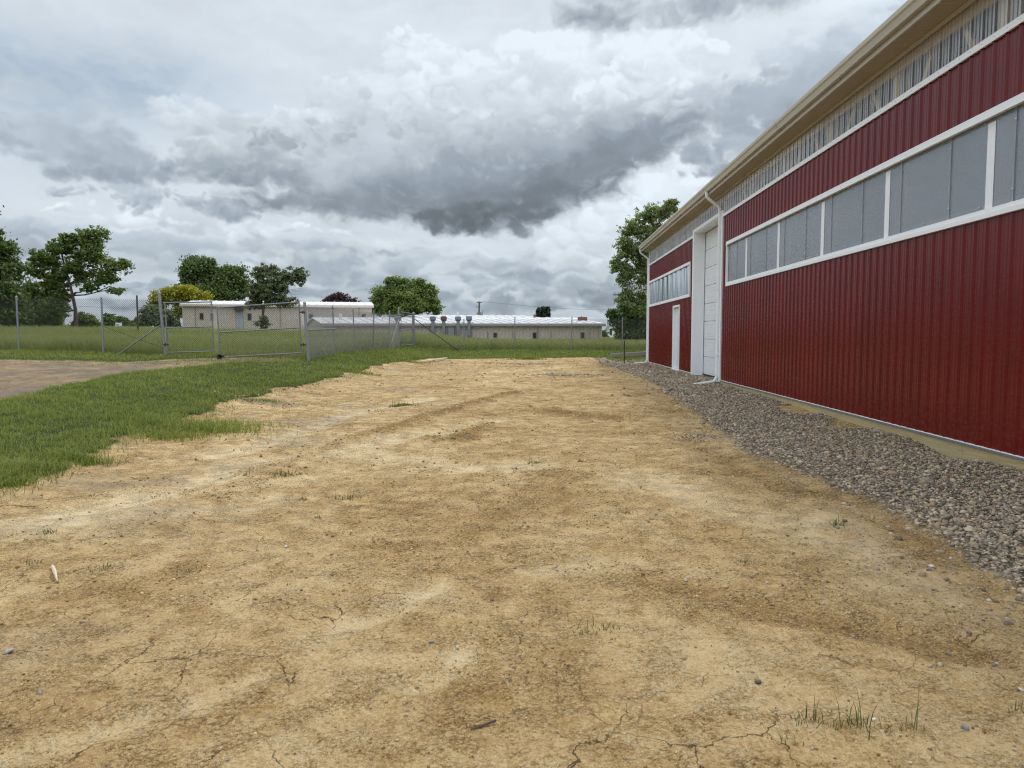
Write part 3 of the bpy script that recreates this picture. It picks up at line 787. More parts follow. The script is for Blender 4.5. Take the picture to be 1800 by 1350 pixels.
# ---- window bands
def window(ya, yb, z0, z1, joints, material, name='window', glossy_wave=False, post_ys=()):
    fr = MB()
    fr.box(XW - .058, XW + .006, ya, yb + .062, z1 - .004, z1 + .084)          # head trim
    fr.box(XW - .064, XW - .058, ya, yb + .062, z1 - .014, z1 + .010)
    fr.box(XW - .050, XW + .006, ya, yb + .062, z0 - .002, z0 + .058)          # sill trim, two steps
    fr.box(XW - .030, XW + .006, ya, yb + .060, z0 + .058, z0 + .110)
    fr.box(XW - .052, XW + .005, yb, yb + .060, z0 + .058, z1 - .005)          # end trim
    if ya > Y0 + 1: fr.box(XW - .052, XW + .005, ya - .060, ya, z0 - .002, z1 + .084)
    w = fr.build(name, M['white'], barn, bevel=.003)
    edges = [ya] + [j for j in joints if ya < j < yb] + [yb]
    for a, b in zip(edges[:-1], edges[1:]):
        p = MB()
        if glossy_wave:
            n = 14; x0 = XW + .016
            for i in range(n + 1):
                y = a + (b - a) * i / n; dx_ = .016 * sin(i / n * 2 * pi * 1.5 + a)
                p.v += [(x0 + dx_, y, z0 + .06), (x0 + dx_ * 1.4, y, z1)]
            for i in range(n): p.f.append((2 * i, 2 * i + 2, 2 * i + 3, 2 * i + 1))
            p.build('glazing_panel', material, w, smooth=True)
        else:
            p.box(XW + .008, XW + .014, a + .003, b - .003, z0 + .06, z1)
            p.build('glazing_panel', material, w)
    for i, j in enumerate(edges[1:-1]):
        js = MB().box(XW - .002, XW + .007, j - .010, j + .010, z0 + .10, z1 - .005).mark()
        for z in (z0 + .25, z1 - .14): js.dome((XW - .002, j, z), .017, n=10); js.dome((XW - .004, j, z), .010, n=8)
        if not glossy_wave: js.dome((XW + .006, j + .61, z0 + .155), .014, n=10); js.dome((XW + .006, j + .56, z1 - .03), .014, n=10)
        js.build('joint_strip', M['film'], w, mat2=M['metal_screw'])
    for py in post_ys:
        MB().box(XW + .0062, XW + .0078, py - .072, py + .072, z0 + .112, z1 - .05).build('batten', M['white'], w)
        MB().box(XW + .017, XW + .034, py - .08, py + .08, z0 + .06, z1 - .05).build('post_face', M['white'], w)
        MB().box(XW + .036, XW + .074, py - .055, py + .055, z0 + .06, z1 - .05).build('batten', M['lumber'], w)
    return w
JOINTS = [8.25 + 1.2535 * k for k in range(-12, 10)]
window(Y0 + .3, 20.40, WB, WT, JOINTS, M['poly'], post_ys=[p for p in POSTS if Y0 + .4 < p < 20.3])
window(25.48, 34.99, WB - .03, WT - .04, [25.48 + 1.19 * k for k in range(1, 8)], M['film'], glossy_wave=True)

# ---- overhead door
zt = 4.94
mb = MB()
mb.box(XW - .040, XW + .004, DOOR_B + .01, FAR_A, .13, zt)                    # far face trim
mb.box(XW - .040, XW + .004, Y_RED + .002, DOOR_A - .01, .13, zt)             # near face trim
mb.box(XW - .042, XW + .004, Y_RED + .002, FAR_A, zt + .002, zt + .08)
mb.box(XW + .004, XW + .36, DOOR_B, DOOR_B + .03, .12, zt)                     # reveals
mb.box(XW + .004, XW + .36, DOOR_A - .03, DOOR_A, .12, zt)
mb.box(XW - .038, XW + .36, DOOR_A - .02, DOOR_B + .02, zt - .03, zt)
mb.box(XW + .30, XW + .325, DOOR_B - .07, DOOR_B - .002, .12, zt - .032)
mb.box(XW + .30, XW + .325, DOOR_A + .002, DOOR_A + .07, .12, zt - .032)
mb.build('door_casing', M['white'], barn, bevel=.004)
od = MB(); secs = 8; zb = .17; sh = (zt - .05 - zb) / secs
dr = MB().box(XW + .385, XW + .40, DOOR_A, DOOR_B, zb, zt - .04).build('overhead_door', M['door_white'], barn)
for s_ in range(secs):
    z0 = zb + s_ * sh; m1 = MB()
    m1.box(XW + .345, XW + .384, DOOR_A + .005, DOOR_B - .005, z0 + .008, z0 + sh - .008)
    npan = 4; pw = (DOOR_B - DOOR_A - .3) / npan
    for k in range(npan):
        ya = DOOR_A + .15 + k * pw + .06; yb = ya + pw - .12
        for q, (za, zc) in enumerate(((z0 + .09, z0 + sh * .36), (z0 + sh * .64, z0 + sh - .09))):
            m1.box(XW + .3395, XW + .3445, ya, yb, za, za + .02); m1.box(XW + .3395, XW + .3445, ya, yb, zc - .02, zc)
    m1.build('door_section', M['door_white'], dr, bevel=.003)
MB().box(XW + .34, XW + .39, DOOR_A, DOOR_B, zb - .05, zb + .006).build('door_gap_strip', M['black'], dr)  # black strip filling the dark gap under the door
# ---- walk door
wd = MB()
for a, b in ((WD_A, WD_A + .075), (WD_B - .075, WD_B)):
    wd.box(XW - .045, XW + .10, a, b, .17, WD_T)
wd.box(XW - .047, XW + .10, WD_A - .002, WD_B + .002, WD_T + .001, WD_T + .075); wd.box(XW - .06, XW + .12, WD_A - .001, WD_B + .001, .14, .17)
fr = wd.build('walk_door', M['white'], barn, bevel=.003)
dl = MB().box(XW + .055, XW + .098, WD_A + .078, WD_B - .078, .18, WD_T - .005)
for za, zc in ((.35, 1.15), (1.3, 2.35)):
    for ya in (WD_A + .20, WD_A + .72): dl.box(XW + .048, XW + .055, ya, ya + .40, za, zc)
leaf = dl.build('door_leaf', M['door_white'], fr, bevel=.003)
MB().tube([(XW + .055, WD_A + .16, 1.15), (XW + .0, WD_A + .16, 1.15)], .014, 8).tube([(XW + .005, WD_A + .16, 1.15), (XW + .005, WD_A + .27, 1.15)], .011, 8).build('handle', M['galv'], fr, smooth=True)
# ---- corner trim
MB().box(XW - .045, XW - .004, Y1 - .09, Y1 + .04, .17, 5.44).box(XW - .004, XW + .10, Y1 + .008, Y1 + .04, .17, 5.44).build('corner_trim', M['white'], barn, bevel=.003)
# ---- downspouts
def downspout(y, xo, zo, seg=True):
    mb = MB(); w2, d2 = .046, .034
    xs = XW - .075
    path = [(4.68, 5.56), (4.68, 5.46), (4.70, 5.41), (4.74, 5.37), (xs - .10, 5.20), (xs - .03, 5.15), (xs, 5.08), (xs, .30), (xs - .02, .22), (xs - .07, .155), (xs - .14, .13), (xo, zo)]
    # swept rounded rectangle
    b0 = len(mb.v); n = 8
    sec = [(-1, -.6), (-.75, -1), (.75, -1), (1, -.6), (1, .6), (.75, 1), (-.75, 1), (-1, .6)]
    for i, (x, z) in enumerate(path):
        xa_, za_ = path[max(i - 1, 0)]; xb_, zb_ = path[min(i + 1, len(path) - 1)]
        tx, tz = xb_ - xa_, zb_ - za_; l = math.hypot(tx, tz); nx_, nz_ = -tz / l, tx / l
        for a, b in sec: mb.v.append((x + nx_ * b * d2, y + a * w2, z + nz_ * b * d2))
    for i in range(len(path) - 1):
        for k in range(n):
            a = b0 + i * n + k; b = b0 + i * n + (k + 1) % n; mb.f.append((a, b, b + n, a + n))
    o = mb.build('downspout', M['white'], barn, smooth=True)
    for z in (.9, 2.8, 4.5): MB().box(xs - .037, XW - .02, y - .052, y + .052, z, z + .03).build('strap', M['white'], o)
    for z in (.33, 5.04): MB().box(xs - .038, xs + .038, y - .050, y + .050, z, z + .05).build('elbow_collar', M['white'], o)
downspout(21.17, 4.24, .015)
downspout(35.20, 4.44, .10)

# ------------------------------------------------------------------ chain-link fence, gates
def lk(p, z=0.0):
    return np.array((p[0], p[1], Hs(*p) + z))
def link_mesh(mb, a, b, za0, za1, zb0, zb1, dia=.0072, sp=.0725, inset=0.0):
    """woven diamond wire between two uprights: straight diagonals both ways, clipped to the panel"""
    a = np.array(a[:2], float); b = np.array(b[:2], float); Lp = np.linalg.norm(b - a); d = (b - a) / Lp
    hgt = ((za1 - za0) + (zb1 - zb0)) / 2
    nrm = np.array((-d[1], d[0]))
    for s_ in (1, -1):
        n = int((Lp + hgt) / sp) + 2
        for k in range(n):
            o = k * sp if s_ == 1 else k * sp
            # line: u = o - v (s=1) or u = o - hgt + v (s=-1), v in 0..hgt
            if s_ == 1: v0, v1 = max(0, o - Lp), min(hgt, o); u0, u1 = o - v0, o - v1
            else: v0, v1 = max(0, hgt - o), min(hgt, hgt - o + Lp); u0, u1 = o - hgt + v0, o - hgt + v1
            if v1 - v0 < .02: continue
            P = []
            for u, v in ((u0, v0), (u1, v1)):
                t = u / Lp; z = (za0 + (zb0 - za0) * t) + v / hgt * ((za1 - za0) * (1 - t) + (zb1 - zb0) * t)
                q = a + d * u + nrm * .002 * s_
                P.append((q[0], q[1], z))
            mb.tube(P, dia / 2, 3, caps=False)
    # knuckled top selvage
    k = 0; u = 0
    while u < Lp:
        t = u / Lp; q = a + d * u; z = za1 + (zb1 - za1) * t
        mb.tube([(q[0], q[1], z - .01), (q[0] + d[0] * .008, q[1] + d[1] * .008, z + .03)], dia / 2, 3, caps=False); u += sp
def post(name, p, h, r, root, m='galv', lean=(0, 0), cap=True):
    b = lk(p, -.12); t = b + np.array((lean[0], lean[1], h + .12))
    o = MB().tube([b, t], r, 12); 
    if cap: o.tube([t, t + np.array((0, 0, .012)), t + np.array((0, 0, .035)), t + np.array((0, 0, .05))], [r * 1.15, r * 1.15, r * .8, r * .15], 12)
    return o.build(name, M[m], root, smooth=True), t
A_BASE = at(293, 23.9); B_BASE = at(543, 23.4)
LP = [at(-560, 28.0), at(-380, 27.0), at(-235, 26.3), at(-105, 25.5), at(36, 24.9), at(184, 24.2), A_BASE]
lf = thing('chain_link_fence', 'chain link fence run left of the double gate with pipe brace to the gate post', 'fence', (*LP[3], Hs(*LP[3])))
def fence_children(root, fn):
    """build in world space, then hang under the root"""
    before = set(bpy.data.objects); fn()
    for o in set(bpy.data.objects) - before:
        if o.parent is root: o.matrix_parent_inverse = __import__('mathutils').Matrix.Translation(-root.location)
def left_run():
    mb = MB()
    for i, p in enumerate(LP):
        if i < 6: post('fence_post', p, 1.84, .030, lf, 'galv')
    for a, b in zip(LP[:-1], LP[1:]):
        za, zb = Hs(*a), Hs(*b)
        link_mesh(mb, a, b, za + .04, za + 1.80, zb + .04, zb + 1.80 if b is not A_BASE else zb + 1.80)
    mb.build('wire_mesh', M['wire'], lf)
    o, t = post('gate_post', A_BASE, 2.06, .046, lf, 'galv', (-.16, .0))
    MB().tube([lk(A_BASE, 1.05) + np.array((-.08, 0, 0)), lk(at(207, 23.6), -.02)], .021, 8).build('brace_rail', M['galv_pipe'], lf, smooth=True)
    MB().tube([lk(at(184, 24.15), .9), lk(at(290, 23.85), .25)], .007, 6).build('truss_rod', M['rust'], lf)
    w = [lk(at(84 + i * 21, 24.5), 1.62 - .10 * sin(pi * i / 10)) for i in range(11)]
    MB().tube(w, .004, 4).build('tension_wire', M['wire'], lf)
fence_children(lf, left_run)

def gate_leaf(name, label, P0, P1, z0a, z1a, z0b, z1b, mid_a, mid_b, loc, hinge_side):
    """rectangular pipe frame; P0/P1 ground points of its two stiles, z of bottom and top rails at each"""
    root = thing(name, label, 'gate', loc, 0, 'leaves of the double chain link gate')
    def go():
        P0a = np.array(P0); P1a = np.array(P1)
        sk = .035
        q = lambda P, z, s=0: (P[0] + s, P[1], z)
        fr = MB()
        fr.tube([q(P0a, z0a - .03), q(P0a, z1a + .03, -.05)], .024, 8); fr.tube([q(P1a, z0b - .03), q(P1a, z1b + .03, -.05)], .024, 8)
        for za, zb, s in ((z0a, z0b, 0), (z1a, z1b, -.05), (mid_a, mid_b, -.025)): fr.tube([q(P0a, za, s), q(P1a, zb, s)], .021, 8)
        for P, za, zb in ((P0a, z0a, z1a), (P1a, z0b, z1b)):
            for t in (.12, .3, .5, .7, .88): fr.tube([q(P, za + (zb - za) * t - .012, -.05 * t), q(P, za + (zb - za) * t + .012, -.05 * t)], .030, 8)
        fr.build('gate_frame', M['galv_pipe'], root, smooth=True)
        mb = MB(); link_mesh(mb, P0a, P1a, z0a, z1a, z0b, z1b); mb.build('wire_mesh', M['wire'], root)
        P, za, zb, s = (P0a, z0a, z1a, -1) if hinge_side == 0 else (P1a, z0b, z1b, 1)
        for t in (.16, .80):
            z = za + (zb - za) * t; h = MB()
            h.bar((P[0] - .03 * s, P[1], z), (P[0] + .14 * s, P[1], z), .05, .045); h.tube([(P[0] + .07 * s, P[1], z - .05), (P[0] + .07 * s, P[1], z + .06)], .02, 6)
            h.build('hinge', M['rust'], root)
    fence_children(root, go); return root
zA = Hs(*A_BASE); g0 = at(300, 23.8); g1 = at(379, 23.55)
hz = lambda px, py, d: CZ + (588 - py) * d / F_PX        # height of a photo row at a distance
l1 = gate_leaf('chain_link_gate', 'narrow left leaf of the double chain link gate, hinged on the leaning post', at(297, 23.8), at(378, 23.5),
               hz(0, 619.5, 23.8), hz(0, 532.5, 23.8), hz(0, 617.5, 23.5), hz(0, 531, 23.5), hz(0, 576.5, 23.8), hz(0, 574, 23.5), (*g0, Hs(*g0)), 0)
l2 = gate_leaf('chain_link_gate', 'wide right leaf of the double chain link gate, sagging toward its free end', at(388, 23.0), at(531, 23.35),
               hz(0, 627.5, 23.0), hz(0, 541, 23.0), hz(0, 620, 23.35), hz(0, 531.5, 23.35), hz(0, 584, 23.0), hz(0, 576, 23.35), (*B_BASE, Hs(*B_BASE)), 1)
def wheel():
    p = at(388, 22.95); z = hz(0, 627, 22.95)
    MB().tube([(p[0] - .02, p[1] - .03, z), (p[0] - .02, p[1] + .03, z)], .085, 14).build('gate_wheel', M['black'], l2, smooth=True)
    MB().box(p[0] - .02, p[0] + .12, p[1] - .03, p[1] + .03, z - .01, z + .05).build('wheel_bracket', M['black'], l2)
fence_children(l2, wheel)

# side run going away to the corner
SP = [B_BASE, at(590, 27.4), at(625, 30.3), at(657, 33.0), at(685, 35.6), at(702, 38.2)]
sf = thing('chain_link_fence', 'chain link fence side run from the double gate back to the braced corner', 'fence', (*SP[2], Hs(*SP[2])))
def side_run():
    mb = MB()
    post('gate_post', SP[0], 1.86, .048, sf, 'galv', (-.09, 0))
    for i, p in enumerate(SP[1:5]): post('fence_post', p, (1.80, 1.80, 1.78, 1.84)[i], .026, sf, ('galv_pipe', 'galv', 'galv_pipe', 'galv')[i], ((-.07, 0), (-.06, 0), (.05, 0), (.03, 0))[i])
    o, t = post('corner_post', SP[5], 2.02, .045, sf, 'galv')
    for a, b in zip(SP[:-1], SP[1:]):
        za, zb = Hs(*a), Hs(*b); link_mesh(mb, a, b, za + .03, za + 1.70, zb + .03, zb + 1.70)
    mb.build('wire_mesh', M['wire'], sf)
    MB().tube([lk(SP[0], 1.0), lk(SP[1], .95)], .02, 8).build('brace_rail', M['galv_pipe'], sf, smooth=True)
    c = lk(SP[5]); MB().tube([c + np.array((0, 0, 1.45)), lk(at(686, 36.6), -.02)], .024, 8).build('brace_rail', M['light_wood'], sf, smooth=True)
fence_children(sf, side_run)
# walk gate and far run
FPs = [at(728, 39.8), at(816, 41.0), at(905, 41.3), at(1003, 41.0), at(1093, 40.9), at(1190, 41.0), at(1290, 41.0)]
ff = thing('chain_link_fence', 'far chain link fence crossing behind the dirt yard to the barn', 'fence', (*FPs[2], Hs(*FPs[2])))
def far_run():
    mb = MB()
    post('corner_post', FPs[0], 1.80, .062, ff, 'galv_pipe')
    for i, p in enumerate(FPs[1:]): post('fence_post', p, (1.74, 1.84, 1.86, 1.82, 1.8, 1.8)[i], .028, ff, 'galv', ((0, 0), (0, 0), (.06, 0), (0, 0), (0, 0), (0, 0))[i])
    for a, b in zip(FPs[:-1], FPs[1:]):
        za, zb = Hs(*a), Hs(*b); link_mesh(mb, a, b, za + .03, za + 1.74, zb + .03, zb + 1.74)
    mb.build('wire_mesh', M['wire'], ff)
    MB().tube([lk(FPs[0], 1.50), lk(at(808, 40.3), -.02)], .022, 8).build('brace_rail', M['black'], ff, smooth=True)
fence_children(ff, far_run)
wg = thing('walk_gate', 'small pedestrian chain link gate between the corner post and dark post', 'gate', (*SP[5], Hs(*SP[5])))
def walkg():
    a = at(706, 38.3); b = at(726, 39.6); za, zb = Hs(*a), Hs(*b); fr = MB()
    for P, z in ((a, za), (b, zb)): fr.tube([(P[0], P[1], z + .05), (P[0], P[1], z + 1.80)], .022, 8)
    for h in (.08, .92, 1.76): fr.tube([(a[0], a[1], za + h + (.1 if h > 1.5 else 0)), (b[0], b[1], zb + h)], .020, 8)
    fr.build('gate_frame', M['galv_pipe'], wg, smooth=True)
    mb = MB(); link_mesh(mb, a, b, za + .08, za + 1.8, zb + .08, zb + 1.76); mb.build('wire_mesh', M['wire'], wg)
fence_children(wg, walkg)
p = at(246, 42.0); o, _ = post('steel_post', p, 2.35, .045, None, 'rust'); tag(o, 'lone rusty steel post standing in the field behind the left fence', 'post')

# black T-post by the barn corner
p = at(1097, 33.4); z = Hs(*p)
mb = MB().box(p[0] - .018, p[0] + .018, p[1] - .004, p[1] + .004, z - .2, z + 1.08); mb.box(p[0] - .004, p[0] + .004, p[1] + .004, p[1] + .034, z - .2, z + 1.08)
for k in range(16): mb.box(p[0] - .012, p[0] + .012, p[1] - .012, p[1] - .004, z + .1 + k * .06, z + .12 + k * .06)
tag(mb.build('t_post', M['black'], None), 'thin black steel stake standing upright in dirt near the barn corner', 'stake')

# boards
a = np.array(at(1073, 37.4)); b = np.array(at(1142, 38.1)); z = Hs(*a)
mb = MB().bar((a[0], a[1], z + .12), (b[0], b[1], z + .22), .09, .20)
tag(mb.build('landscape_timber', M['old_wood'], None, bevel=.01), 'grey weathered timber lying on the grass edge beside the barn corner', 'timber')
a = gp(741, 637); b = gp(784, 633)
mb = MB().bar((a[0], a[1], Hs(*a) + .05), (b[0], b[1], Hs(*b) + .09), .14, .04)
mb.bar((a[0] + .9, a[1] + .2, Hs(*a) + .03), (a[0] + 1.5, a[1] + .1, Hs(*a) + .03), .10, .03)
tag(mb.build('broken_board', M['light_wood'], None), 'pale broken board lying at the far edge of the dirt', 'board')
a = gp(92, 996); b = gp(101, 1026)
mb = MB().tube([(a[0], a[1], Hs(*a) + .012), ((a[0] + b[0]) / 2, (a[1] + b[1]) / 2, Hs(*b) + .018), (b[0], b[1], Hs(*b) + .012)], [.009, .012, .003], 5)
tag(mb.build('wood_splinter', M['light_wood'], None), 'short pale splinter of wood lying on bare dirt in the left foreground', 'wood stick')
a = gp(828, 1281); b = gp(872, 1268)
tag(MB().tube([(a[0], a[1], Hs(*a) + .006), (b[0], b[1], Hs(*b) + .012)], [.003, .0045], 5).build('dead_twig', M['rust'], None), 'thin brown twig lying on cracked dirt in the near foreground', 'twig')

# pipe frame behind the far fence
p0 = at(1086, 62); p1 = at(1106, 62); z = Hs(*p0)
mb = MB()
for P in (p0, p1): mb.tube([(P[0], P[1], z - .1), (P[0], P[1], z + 1.35)], .035, 8)
mb.tube([(p0[0] - .04, p0[1], z + 1.35), (p1[0] + .04, p1[1], z + 1.35)], .035, 8)
tag(mb.build('pipe_rail', M['galv'], None, smooth=True), 'low square pipe frame standing in tall grass before the right tree', 'rail')

# ------------------------------------------------------------------ far buildings
def shed_wall(mb, a, b, z0, z1, pitch=.30, dep=.035, thick=True):
    a = np.array(a, float); b = np.array(b, float); L_ = np.linalg.norm(b - a); d = (b - a) / L_; nr = np.array((d[1], -d[0]))
    n = int(L_ / pitch); us = []
    for k in range(n + 1):
        u = k * pitch
        us += [(u, 0), (u + .03, dep), (u + .07, dep), (u + .10, 0)]
    us = [(min(u, L_), h) for u, h in us] + [(L_, 0)]
    m = len(us); base = len(mb.v)
    for z in (z0, z1):
        for u, h in us: q = a + d * u + nr * h; mb.v.append((q[0], q[1], z))
    for i in range(m - 1): mb.f.append((base + i, base + i + 1, base + m + i + 1, base + m + i))
    return mb
def wall_item(root, name, a, b, px, py0, py1, wpx, m, dz=.06, depth_at=None, mid=False):
    """a window, door or duct on the wall a-b at the photo column px"""
    a = np.array(a); b = np.array(b); d = (b - a) / np.linalg.norm(b - a); nr = np.array((d[1], -d[0]))
    v = _fw + _rt * (px - 900) / F_PX; v2 = np.array((v[0], v[1]))
    A_ = np.array([[v2[0], -(b - a)[0]], [v2[1], -(b - a)[1]]]); t, u = np.linalg.solve(A_, a)
    q = a + (b - a) * u; dep = q @ np.array((-sin(YAW), cos(YAW))); w = wpx * dep / F_PX / 2
    z0 = hz(0, py1, dep); z1 = hz(0, py0, dep)
    P = [q - d * w, q + d * w]
    mb = MB(); vs = []
    for off in (-.02, dz):
        for z in (z0, z1):
            for p in P: vs.append((p[0] + nr[0] * off, p[1] + nr[1] * off, z))
    mb.add(vs, [(0, 1, 3, 2), (4, 6, 7, 5), (0, 4, 5, 1), (2, 3, 7, 6), (0, 2, 6, 4), (1, 5, 7, 3)])
    return mb.build(name, M[m], root), q, dep, nr, d, z0, z1
b1 = thing('metal_building', 'tall beige metal building with low white roof behind the double gate', 'building')
Pa, Pb = at(325, 80), at(655, 84.5)
za = 1.2; ea = hz(0, 534.5, 80); eb = hz(0, 540, 84.5)
e1 = (ea + eb) / 2
dv = np.array((-.262, .965)) * 13
Pc = tuple(np.array(Pb) + dv); Pd = tuple(np.array(Pa) + dv)
shed_wall(MB(), Pa, Pb, za, e1).build('wall', M['beige'], b1)
w2 = MB()
for a, b in ((Pb, Pc), (Pc, Pd), (Pd, Pa)): shed_wall(w2, a, b, za, e1)
w2.build('wall', M['beige'], b1)
def gable_roof(root, A, B, C, D_, ze, zr, over=.25, th=.12, m='roof_white', ridge_t=.5):
    """A-B front eave, D-C rear eave"""
    A, B, C, D_ = [np.array((*p, 0.)) for p in (A, B, C, D_)]
    ux = (B - A) / np.linalg.norm(B - A) * over; uy = (D_ - A) / np.linalg.norm(D_ - A) * over
    e = [A - ux - uy, B + ux - uy, C + ux + uy, D_ - ux + uy]; r0 = (e[0] + (e[3] - e[0]) * ridge_t); r1 = (e[1] + (e[2] - e[1]) * ridge_t)
    zz = lambda p, z: (p[0], p[1], z)
    mb = MB()
    for q in ((e[0], e[1], r1, r0), (e[3], e[2], r1, r0)):
        lo = [zz(q[0], ze), zz(q[1], ze), zz(q[2], zr), zz(q[3], zr)]; hi = [(p[0], p[1], p[2] + th) for p in lo]
        mb.add(lo + hi, [(0, 1, 2, 3), (7, 6, 5, 4), (0, 4, 5, 1), (1, 5, 6, 2), (2, 6, 7, 3), (3, 7, 4, 0)])
        # standing seams
        n = int(np.linalg.norm(q[1] - q[0]) / .9)
        for k in range(1, n):
            t = k / n; s0 = q[0] + (q[1] - q[0]) * t; s1 = q[3] + (q[2] - q[3]) * t
            mb.bar(zz(s0, ze + th + .03), zz(s1, zr + th + .03), .05, .06)
    o = mb.build('roof', M[m], root)
    tr = MB().bar(zz(e[0] - uy * .2, ze - .08), zz(e[1] - uy * .2, ze - .08), .12, .20); tr.build('eave_trim', M['beige_trim'] if root is not b1 else M['beige'], root)
    g = MB()
    for P, Q in ((A, D_), (B, C)):
        Rg = P + (Q - P) * ridge_t; g.add([zz(P, ze - .2), zz(Q, ze - .2), zz(Q, ze), zz(Rg, zr - .02), zz(P, ze)], [(0, 1, 2, 3, 4)])
    g.build('gable', M['beige'], root)
    return o
gable_roof(b1, Pa, Pb, Pc, Pd, e1, e1 + .62)
for px, y0, y1, w, nm, m in ((358, 551, 561, 5.5, 'window', 'glass_dark'), (441.5, 551.5, 562.5, 5, 'window', 'glass_dark'), (549, 552.5, 560, 6, 'window', 'glass_dark'), (641, 552.5, 557.5, 6, 'window', 'glass_dark'),
                             (376, 551, 562, 3, 'window', 'glass_dark')):
    fr, q, dep, nr, d, z0, z1 = wall_item(b1, 'window', Pa, Pb, px, y0 - .8, y1 + .8, w + 1.4, 'beige_trim', .07)
    wall_item(fr, 'pane', Pa, Pb, px, y0, y1, w, m, .09)
wall_item(b1, 'door', Pa, Pb, 424.5, 548, 583, 10, 'bluedoor', .10); wall_item(b1, 'door_canopy', Pa, Pb, 424, 541.5, 546, 14, 'rust', .8)
for px in (347, 495.5, 633): wall_item(b1, 'downspout', Pa, Pb, px, 540, 586, 1.0, 'beige_trim', .10)

b2 = thing('warehouse', 'long low beige warehouse with white ribbed roof across the field', 'building')
Qa, Qb = at(570, 70), at(1057, 71)
# the left gable end is seen at an angle: it runs back and to the left
_g = np.array(at(541.5, 82.5)) - np.array(Qa)
Qd = tuple(np.array(Qa) + _g); Qc = tuple(np.array(Qb) + _g)
z0 = .4; e2 = hz(0, 570.3, 70.5)
shed_wall(MB(), Qa, Qb, z0, e2, .35, .05).build('wall', M['beige'], b2)
w2 = MB()
for a, b in ((Qb, Qc), (Qc, Qd), (Qd, Qa)): shed_wall(w2, a, b, z0, e2, .35, .05)
w2.build('wall', M['beige'], b2)
gable_roof(b2, Qa, Qb, Qc, Qd, e2, hz(0, 560.0, 76.3))
# taller rear section of the same block
Ra, Rb = at(744, 84), at(944, 85); Rc = tuple(np.array(Rb) + _g * .8); Rd = tuple(np.array(Ra) + _g * .8)
w3 = MB()
for a, b in ((Ra, Rb), (Rb, Rc), (Rc, Rd), (Rd, Ra)): shed_wall(w3, a, b, z0, hz(0, 560, 84), .35, .05)
w3.build('wall', M['roof_white'], b2)
gable_roof(b2, Ra, Rb, Rc, Rd, hz(0, 559.6, 84), hz(0, 555.4, 88))
for px, y0, y1, w, m in ((870.5, 585, 592, 5.5, 'glass_dark'), (939.5, 584.5, 594, 5.5, 'glass_dark'), (1023.5, 584.5, 594.5, 5, 'rust'), (839, 571.8, 577.5, 10.5, 'bluedoor')):
    fr = wall_item(b2, 'window' if m != 'rust' else 'door', Qa, Qb, px, y0 - .7, y1 + .7, w + 1.3, 'beige_trim', .09)[0]
    wall_item(fr, 'pane' if m != 'rust' else 'door_panel', Qa, Qb, px, y0, y1, w, m, .12)
for px in (829, 901, 945.7, 968, 1050.5, 1036, 858): wall_item(b2, 'downspout', Qa, Qb, px, 572 if px in (829, 945.7, 1050.5) else 583, 596, .9, 'beige_trim', .12)
for i, px in enumerate((701, 762, 781, 806, 825)):
    fr, q, dep, nr, d, zz0, zz1 = wall_item(b2, 'exhaust_duct', Qa, Qb, px, 563, 590, 5.4, 'duct', .45)
    c = q + nr * .26; top = hz(0, 557.2, dep); w = .29
    mb = MB(); vs = []
    for z, s_ in ((zz1 - .12, .17), (zz1 + .05, w), (top, w), (top + .08, w * (.5 if i != 4 else .9))):
        for sx, sy in ((-1, -1), (1, -1), (1, 1), (-1, 1)): vs.append((c[0] + d[0] * s_ * sx + nr[0] * s_ * sy, c[1] + d[1] * s_ * sx + nr[1] * s_ * sy, z))
    fs = [(0, 1, 2, 3), (12, 13, 14, 15)]
    for k in range(3):
        for j in range(4): fs.append((4 * k + j, 4 * k + (j + 1) % 4, 4 * k + 4 + (j + 1) % 4, 4 * k + 4 + j))
    mb.add(vs, fs); mb.build('duct_hood', M['brick' if i == 2 else 'duct'], fr)
fr = wall_item(b2, 'air_unit', Qa, Qb, 794.5, 577.5, 592, 9.5, 'galv', 1.1)[0]
wall_item(fr, 'air_unit_lid', Qa, Qb, 794.5, 576, 577.4, 8, 'galv', 1.0)
def rbox(root, name, px, dep, w, y0, y1, m, dp=1.0):
    c = np.array(at(px, dep)); ww = w * dep / F_PX / 2
    return MB().box(c[0] - ww, c[0] + ww, c[1] - dp / 2, c[1] + dp / 2, hz(0, y1, dep), hz(0, y0, dep)).build(name, M[m], root)
rbox(b2, 'roof_stack', 600, 74, 3.6, 551, 562, 'roof_white', .25); rbox(b2, 'roof_stack', 805.5, 79, 1.6, 548.5, 560, 'roof_white', .15); rbox(b2, 'roof_stack', 674, 74, 1.6, 554, 562, 'roof_white', .15)
o = rbox(b2, 'chimney', 1023, 74, 16, 557.5, 567, 'brick', .9); rbox(o, 'chimney_pot', 1021, 74, 1.2, 555, 557.5, 'brick', .1)
rbox(b2, 'roof_unit', 940, 78, 5, 553, 561, 'brick', .5)

